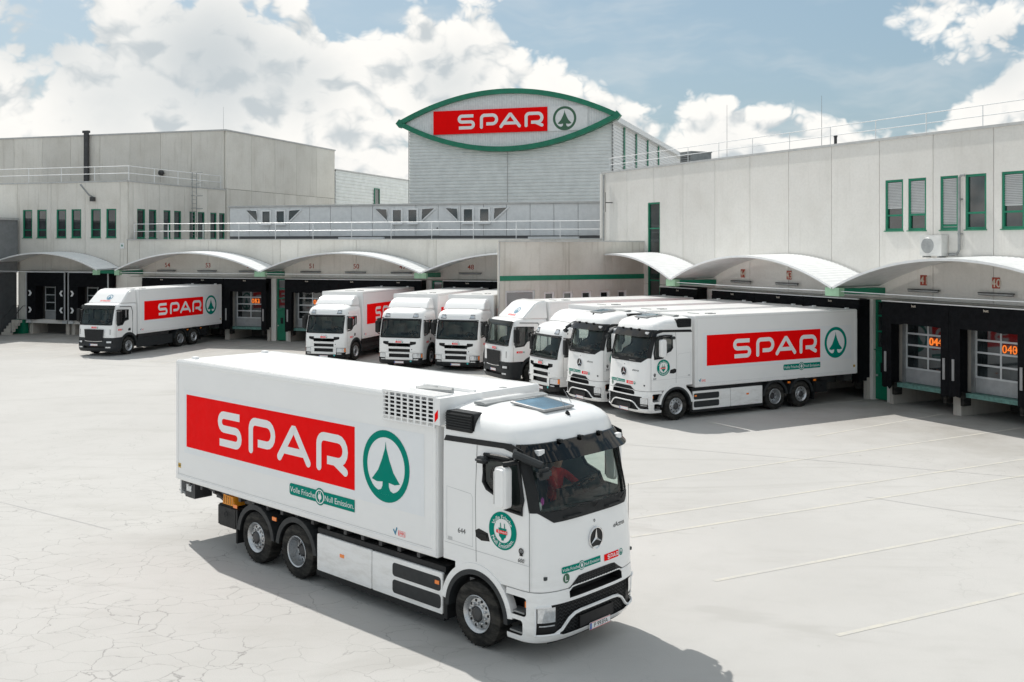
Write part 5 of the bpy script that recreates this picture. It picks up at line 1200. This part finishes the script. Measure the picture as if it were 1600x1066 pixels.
def deflector(T_, poly, wb, wt, mat='white_paint'):
    zs = sorted({p[1] for p in poly}); zlo, zhi = zs[0], zs[-1]; m_ = MB(); n_ = len(poly)
    for s_ in (-1, 1):
        for x, z in poly: m_.v.append((x, s_ * (wb + (wt - wb) * (z - zlo) / (zhi - zlo)), z))
    m_.f += [tuple(range(n_)), tuple(range(2*n_ - 1, n_ - 1, -1))]
    for k in range(n_): j = (k + 1) % n_; m_.f.append((k, j, n_ + j, n_ + k))
    return link('roof_deflector', bevel(closed(m_, 'roof_deflector', mat), .055, 3, 20), T_)

def round_grille_truck(label, x0=-9.37, axles=(-4.88, -6.26)):       # white truck with slotted grille and roof lamps
    T_ = thing('box_truck', label, 'truck')
    def extra(sh):
        o = []
        for za, zb, y in ((1.13, 1.31, .62), (.86, 1.02, .60)): o.append(closed(sh.solid(-sh.th(y), sh.th(y), za, zb, -.1, .1, 14, 3), 'c', 'print_dark'))
        for s_ in (-1, 1):
            ta, tb = sorted((s_ * sh.th(.60), s_ * sh.th(.92))); o.append(closed(sh.solid(ta, tb, lambda th: 1.20 + .08 * (abs(th) - sh.th(.6)) / 20, 1.40, -.06, .1, 6, 3), 'c', 'print_dark'))
        return o
    sw = [(.10, 2.45), (.10, 1.98), (.30, 1.92), (.55, 1.72), (.92, 1.70), (.98, 1.8), (.88, 2.46)]
    sh, cab = diesel_cab(T_, [(.80, 1.40, 1.235), (1.2, 1.40, 1.24), (1.56, 1.37, 1.24), (2.1, 1.25, 1.235), (2.55, 1.11, 1.22), (2.72, 1.06, 1.205), (2.86, .97, 1.18), (2.97, .80, 1.12), (3.06, .5, 1.0), (3.12, .05, .8)], .84, 3.12, (1.60, 2.50), 1.10, sw, .74, -.62, .5, 4.2, extra)
    MB().tube([sh.pt(sh.th(1.12)*(-1 + 2*k/16), 2.55, .012) for k in range(17)], .022, 5).build('header_trim', 'black_plastic', cab)
    for s_ in (-1, 1):
        MB().prism([(-.12, 2.46), (-.12, 2.05), (-.03, 1.96), (.02, 2.0), (.02, 2.47)], 'y', s_ * 1.225, s_ * 1.243).build('rear_quarter_window', 'pane', cab)
        rl = sh.skin(*sorted((s_ * sh.th(.66, 2.7), s_ * sh.th(.90, 2.7))), 2.66, 2.80, .012, 6, 2).build('roof_lamp', 'lamp_clear', T_)
        MB().tube([sh.pt(s_ * sh.th(y, 2.7), z, .012) for y, z in ((.64, 2.64), (.92, 2.64), (.90, 2.82), (.70, 2.82))], .016, 5, True).build('lamp_bezel', 'print_dark', rl)
        MB().lathe([(0, .035), (.012, .03), (.014, 0)], 10, 'y', (.78, s_ * 1.195, 2.66)).build('side_lamp', 'print_dark', T_) if s_ > 0 else None
        q = P2(); q.poly([(-.09, -.07), (.07, -.07), (.09, .07), (-.05, .09)]); q.put('door_handle', side(s_, .12, 1.45, 1.243), 'print_dark', T_)
        mini_logo(T_, sh, 0, 1.30, .085, False, s_, .72 if s_ > 0 else .32)
        arc_strip(0, .53, .64, .75, -8, 188, *sorted((s_ * .92, s_ * 1.255)), n=26).build('wheel_arch', 'dark_plastic', T_, 40)
    bs = Shell([(.22, 1.36, 1.20), (.30, 1.42, 1.235), (.46, 1.44, 1.245), (.84, 1.425, 1.242)], .5, 4.2, .6)
    cu = [closed(bs.solid(-bs.th(.56), bs.th(.58), .58, .77, -.1, .1, 14, 3), 'c', 'print_dark')]
    for s_ in (-1, 1): cu += [cyl_cut(0, .53, .68, s_ * .7, s_ * 1.4, 'black_plastic'), closed(bs.solid(*sorted((s_ * bs.th(.76), s_ * bs.th(1.225))), .40, .80, -.08, .12, 8, 3), 'c', 'print_dark')]
    link('bumper', smooth(cut(closed(bs.loft(.455, .835, 8, xr=.68), 'bumper', 'white_paint'), cu), 28), T_)
    lb_ = link('lower_bumper', smooth(cut(closed(bs.loft(.22, .452, 6, xr=.68), 'lb', 'black_plastic'), [cyl_cut(0, .53, .68, s_ * .7, s_ * 1.4, 'black_plastic') for s_ in (-1, 1)]), 28), T_)
    MB().grid([[(bs.X(y, .5, .03), y, .50 + dz) for y in [-.68 + .17*i for i in range(9)]] for dz in (.0, .035)]).build('bumper_bar', 'white_paint', T_)
    sh.skin(-sh.th(.58), sh.th(.58), 1.06, 1.085, .012, 12, 1).build('grille_bar', 'white_paint', T_)
    for s_ in (-1, 1):
        hl = bs.skin(*sorted((s_ * bs.th(.78), s_ * bs.th(1.22))), .56, .78, -.02, 8, 3).build('headlight', 'lamp_clear', T_, 40)
        bs.skin(*sorted((s_ * bs.th(1.18), s_ * bs.th(1.228))), .58, .77, -.008, 3, 2).build('indicator', 'lamp_orange', hl); bs.skin(*sorted((s_ * bs.th(.80), s_ * bs.th(1.05))), .43, .50, -.02, 6, 2).build('fog_lamp', 'lamp_clear', hl)
        MB().box(.62, .95, *sorted((s_ * .95, s_ * 1.2)), .38, .43).build('step_plate', 'galv', T_)
    q = P2(); q.add(text('SCANIA', .075, bold=.01)); q.put('maker_lettering', sh.front(0, 1.47), 'chrome', T_)
    mini_logo(T_, sh, -.20, 1.335, .085); plate(T_, bs, 0, .33, None, .02)
    q = P2(); q.disc(0, 0, .05, 18); q.put('round_sticker', bs.front(.66, .40, .012), 'cyan_dot', T_)
    q = P2(); q.disc(0, 0, .026, 12); q.put('badge', sh.front(.70, 1.0), 'print_dark', T_)
    deflector(T_, [(.30, 3.06), (.05, 3.36), (-.22, 3.52), (-.62, 3.58), (-.66, 3.58), (-.66, 3.0)], 1.16, 1.04)
    MB().tube([(.42, -.8, 3.10), (.46, 0, 3.12), (.42, .8, 3.10)], .012, 5).build('roof_cable', 'seam_dark', T_)
    diesel_mirrors(T_, sh, 2.38, .98, 1.42); wipers(T_, sh, 1.62, (.1, .8)); seamline(T_, [(1.02, .86), (1.02, 1.66)], .010, y=1.242); seamline(T_, [(-.30, 1.3), (-.30, 2.6), (.7, 2.62)], .008, 'seam_pale', 1.241)
    cab_interior(T_, sh, 1.12, 1.72, True, .52, 1.52)
    for s_ in (-1, 1): MB().box(axles[0] + .75, -.80, *sorted((s_ * 1.12, s_ * 1.2)), .42, .62).box(axles[0] + .75, -.80, *sorted((s_ * 1.12, s_ * 1.2)), .82, .98).build('side_guard', 'black_plastic', T_); MB().box(-3.4, -1.0, *sorted((s_ * .5, s_ * 1.1)), .5, 1.05).build('fuel_tank', 'steel_dark', T_)
    chassis(T_, x0, axles); spar_body(T_, -.78, x0, False, dz=-.10)
    return T_

def dark_bumper_truck(label, sticker=True):                          # white cab, black trapezoid grille and dark grey bumper
    T_ = thing('box_truck', label, 'truck')
    sw = [(.02, 2.62), (.02, 2.05), (.36, 1.98), (.52, 1.78), (.98, 1.74), (1.02, 1.85), (.92, 2.66)]
    sh, cab = diesel_cab(T_, [(1.05, 1.41, 1.235), (1.4, 1.40, 1.24), (1.76, 1.37, 1.24), (2.3, 1.25, 1.235), (2.82, 1.12, 1.22), (2.92, 1.06, 1.19), (2.99, .95, 1.13), (3.03, .7, 1.0), (3.05, .2, .8)], 1.07, 3.05, (1.80, 2.80), 1.10, sw, .76, -.70, .45, 4.6)
    vs = sh.solid(-sh.th(1.12, 2.8), sh.th(1.12, 2.8), 2.70, 2.92, .12, .09, 20, 3, .01); vs.build('sun_visor', 'visor_smoke', T_, 40)
    bs = Shell([(.26, 1.36, 1.20), (.36, 1.43, 1.245), (.6, 1.46, 1.255), (1.06, 1.44, 1.25)], .5, 4.4, .6)
    cu = [closed(bs.solid(-bs.th(.72), bs.th(.72), .47, .60, -.12, .1, 14, 3), 'c', 'print_dark')]
    for s_ in (-1, 1): cu.append(cyl_cut(0, .53, .68, s_ * .7, s_ * 1.4, 'black_plastic'))
    link('bumper', smooth(cut(closed(bs.loft(.27, 1.055, 14, xr=.68), 'bumper', 'dark_plastic'), cu), 28), T_)
    q = P2(); ns = 10
    for k in range(ns):
        a, b_ = -1 + 2*k/ns, -1 + 2*(k+1)/ns
        q.poly([(a * .60, .88), (b_ * .60, .88), (b_ * .68, 1.55), (a * .68, 1.55)])
    gp = q.put('grille_panel', lambda u, v: (max(sh.X(u, max(v, 1.06), .022), bs.X(u, min(v, 1.05), .022)), u, v), 'black_plastic', T_)
    MB().tube([(1.47, y, .885 - .03 * (1 - (y/.6)**2)) for y in [-.6 + .1*k for k in range(13)]], .022, 6).build('chrome_strip', 'chrome', gp)
    q = P2(); q.add(text('MAN', .14, bold=.02)); q.put('maker_lettering', lambda u, v: (sh.X(u, 1.24, .03), u, 1.24 + v), 'chrome', gp)
    q = P2(); q.stroke([(-.10, 0), (-.04, .035), (.04, .035), (.10, .0), (.05, -.03), (-.05, -.03)], .016); q.put('maker_badge', lambda u, v: (sh.X(u, 1.52, .03), u, 1.51 + v), 'chrome', gp)
    for s_ in (-1, 1):
        hl = bs.skin(*sorted((s_ * bs.th(.74), s_ * bs.th(1.20))), .74, .92, .006, 8, 3).build('headlight', 'print_dark', T_, 40)
        bs.skin(*sorted((s_ * bs.th(.84), s_ * bs.th(1.12))), .78, .88, .010, 6, 2).build('lens', 'lamp_clear', hl); bs.skin(*sorted((s_ * bs.th(.80), s_ * bs.th(1.08))), .49, .56, .010, 6, 2).build('fog_lamp', 'lamp_clear', hl)
        arc_strip(0, .53, .64, .78, -8, 188, *sorted((s_ * .92, s_ * 1.262)), n=26).build('wheel_arch', 'dark_plastic', T_, 40)
        q = P2(); q.poly([(-.13, -.02), (-.06, .06), (.10, .08), (.12, -.08), (-.08, -.09)]); q.put('door_handle', side(s_, -.06, 1.48, 1.243), 'print_dark', T_)
        mini_logo(T_, sh, 0, 1.46, .085, False, s_, .92 if s_ > 0 else .40)
        MB().tube([(-.34, s_ * 1.238, 1.2), (-.34, s_ * 1.242, 2.5), (-.22, s_ * 1.236, 2.80), (.75, s_ * 1.232, 2.84)], .018, 5).build('door_seal', 'print_dark', cab)
        MB().box(1.33, 1.36, *sorted((s_ * 1.02, s_ * 1.06)), 1.25, 1.55).build('air_blade', 'print_grey', T_)
    mini_logo(T_, sh, -.22, 1.60, .095); plate(T_, bs, 0, .66, None, .02)
    df = deflector(T_, [(.60, 3.0), (.10, 3.46), (-.12, 3.66), (-.35, 3.76), (-.72, 3.82), (-.78, 3.82), (-.78, 2.95)], 1.20, 1.08)
    if sticker:                                                      # emblem and red wording on the sloping deflector face
        s0, s1 = Vector((.60, 0, 3.0)), Vector((.0, 0, 3.55)); d = (s1 - s0).normalized(); nn = Vector((d.z, 0, -d.x))
        mp = lambda u, v: tuple(s0 + d * v + Vector((0, u, 0)) + nn * .012)
        q = P2(); q.add(TREE, .20, .12, .50); q.put('tree_emblem', mp, 'logo_blue', df); q = P2(); q.add(text('INTERSPAR', .10, bold=.01), 1, -.02, .20); q.put('red_lettering', mp, 'logo_red', df)
    diesel_mirrors(T_, sh, 2.52, 1.02, 1.44); wipers(T_, sh, 1.84, (.1, .8)); seamline(T_, [(1.08, 1.08), (1.08, 1.74)], .010, y=1.242)
    cab_interior(T_, sh, 1.30, 1.90, True, .52, 1.70)
    for s_ in (-1, 1): MB().box(-4.1, -.82, *sorted((s_ * 1.12, s_ * 1.22)), .34, .90).build('side_guard', 'dark_plastic', T_); MB().box(-3.9, -1.0, *sorted((s_ * .5, s_ * 1.1)), .5, 1.1).build('fuel_tank', 'steel_dark', T_)
    chassis(T_); spar_body(T_, -.80, -9.30, False, dz=-.10)
    return T_

def pose(o, p, th_deg): a = radians(th_deg); o.location = (p[0], p[1], 0); o.rotation_euler = (0, 0, atan2(-cos(a), sin(a))); return o
# foreground truck and its twin bodies in the right row
FT = pose(electric_truck('electric_truck', 'large white electric box truck driving in the foreground', True, platetxt='P 993FA', number='644'), (.2837, 17.2132), 47.0)
E1 = pose(electric_truck('electric_truck', 'white electric truck parked nearest the camera in the right row, full red panel visible', False), RF.w(-1.05, -10.38)[:2], -60.3)
E2 = copy_tree(E1); E2['label'] = 'second white electric truck from the front in the right row, mostly hidden'; pose(E2, RF.w(-4.15, -10.45)[:2], -60.3)
S4 = pose(round_grille_truck('white truck with black slotted grille third from the front in the right row'), RF.w(-7.75, -10.3)[:2], -60.8)
M2 = pose(dark_bumper_truck('white truck with dark grey bumper farthest back in the right row'), RF.w(-12.0, -10.45)[:2], -60.8)
M1 = copy_tree(M2); M1['label'] = 'white truck with dark grey bumper alone at the left, red panel fully visible'; pose(M1, (-23.6, 60.29), -18.2)
S1 = pose(round_grille_truck('leftmost of the three white slotted grille trucks in the left row', -8.1, (-4.2, -5.56)), LF.w(8.7, -8.8)[:2], -17.8)
S2 = copy_tree(S4); S2['label'] = 'middle one of the three white slotted grille trucks in the left row'; pose(S2, LF.w(13.75, -10.1)[:2], -17.2)
S3 = copy_tree(S4); S3['label'] = 'rightmost of the three white slotted grille trucks, beside the concrete block'; pose(S3, LF.w(16.95, -10.2)[:2], -18.3)
for o in (E1, E2, S4, M2): o['group'] = 'trucks parked in the right row'
for o in (M1, S1, S2, S3): o['group'] = 'trucks parked at the left docks'

# ------------------------------------------------------------------ the driver
def driver(parent_truck):
    y = .58; J = {}; V = []; Ed = []; Rd = []
    def v(n_, p, r, prev=None):
        J[n_] = len(V); V.append((p[0] + .26, p[1], p[2] + .03)); Rd.append(r)
        if prev: Ed.append((J[prev], J[n_]))
    v('pel', (-.16, y, 1.98), (.17, .14)); v('bel', (-.17, y, 2.14), (.165, .125), 'pel'); v('che', (-.17, y, 2.34), (.18, .125), 'bel'); v('sho', (-.17, y, 2.47), (.14, .10), 'che'); v('nec', (-.14, y, 2.57), (.06, .06), 'sho')
    v('chin', (-.10, y, 2.66), (.075, .085), 'nec'); v('hed', (-.10, y, 2.76), (.083, .10), 'chin'); v('top', (-.11, y, 2.85), (.06, .07), 'hed')
    for s_, nm in ((-1, 'r'), (1, 'l')):
        v(nm+'s', (-.15, y + s_*.20, 2.44), (.075, .075), 'sho'); v(nm+'e', (.10, y + s_*.30, 2.26), (.055, .055), nm+'s'); v(nm+'w', (.36, y + s_*.22, 2.36), (.036, .036), nm+'e')
        v(nm+'h', (.43, y + s_*.205, 2.40), (.035, .045), nm+'w')
        v(nm+'p', (-.10, y + s_*.11, 1.95), (.105, .105), 'pel'); v(nm+'k', (.30, y + s_*.15, 1.94), (.075, .075), nm+'p'); v(nm+'a', (.44, y + s_*.14, 1.52), (.05, .05), nm+'k'); v(nm+'t', (.60, y + s_*.14, 1.44), (.045, .035), nm+'a')
        for f_ in range(4): v(nm+'f%d' % f_, (.47 + .004*f_, y + s_*(.232 - .0*f_) - s_*.018*f_, 2.435 - .004*f_), (.010, .010), nm+'h'); v(nm+'g%d' % f_, (.505, y + s_*.225 - s_*.018*f_, 2.41), (.009, .009), nm+'f%d' % f_)
        v(nm+'th', (.42, y + s_*.16, 2.425), (.011, .011), nm+'h')
    me = bpy.data.meshes.new('person'); me.from_pydata(V, Ed, []); o = link('person', me)
    sk = o.modifiers.new('s', 'SKIN'); sk.use_smooth_shade = True
    for i, r in enumerate(Rd): o.data.skin_vertices[0].data[i].radius = r
    o.data.skin_vertices[0].data[0].use_root = True
    o.modifiers.new('u', 'SUBSURF').levels = 1
    bpy.context.view_layer.update(); res = bpy.data.meshes.new_from_object(o.evaluated_get(bpy.context.evaluated_depsgraph_get()))
    for k in ('shirt_red', 'skin', 'trousers'): res.materials.append(MATS[k])
    for p in res.polygons:
        c = p.center; p.use_smooth = True
        p.material_index = 1 if (c.z > 2.605 or (c.x > .46 and c.z > 2.2)) else (2 if c.z < 2.07 else 0)
    o.modifiers.clear(); o.data = res
    MB().lathe([(-.02, .098), (.06, .094), (.10, .06), (.118, .0)], 16, 'z', (.135, y, 2.795)).build('hair', 'hair', o, 40)
    tag(o, 'person in a red shirt at the wheel of the foreground truck', 'person')
    o.location = parent_truck.location; o.rotation_euler = parent_truck.rotation_euler
driver(FT)
bd = thing('dashboard_trinket', 'small white and pink trinkets behind the windscreen of the foreground truck', 'trinket'); bd.location = FT.location; bd.rotation_euler = FT.rotation_euler
link('white_pod', bevel(MB().box(1.13, 1.18, -1.06, -1.0, 2.33, 2.46).mesh('white_pod', 'logo_white'), .02), bd); link('pink_figure', bevel(MB().box(1.12, 1.17, -.99, -.93, 2.40, 2.52).mesh('pink_figure', 'pink'), .02), bd)
bpy.context.view_layer.update()
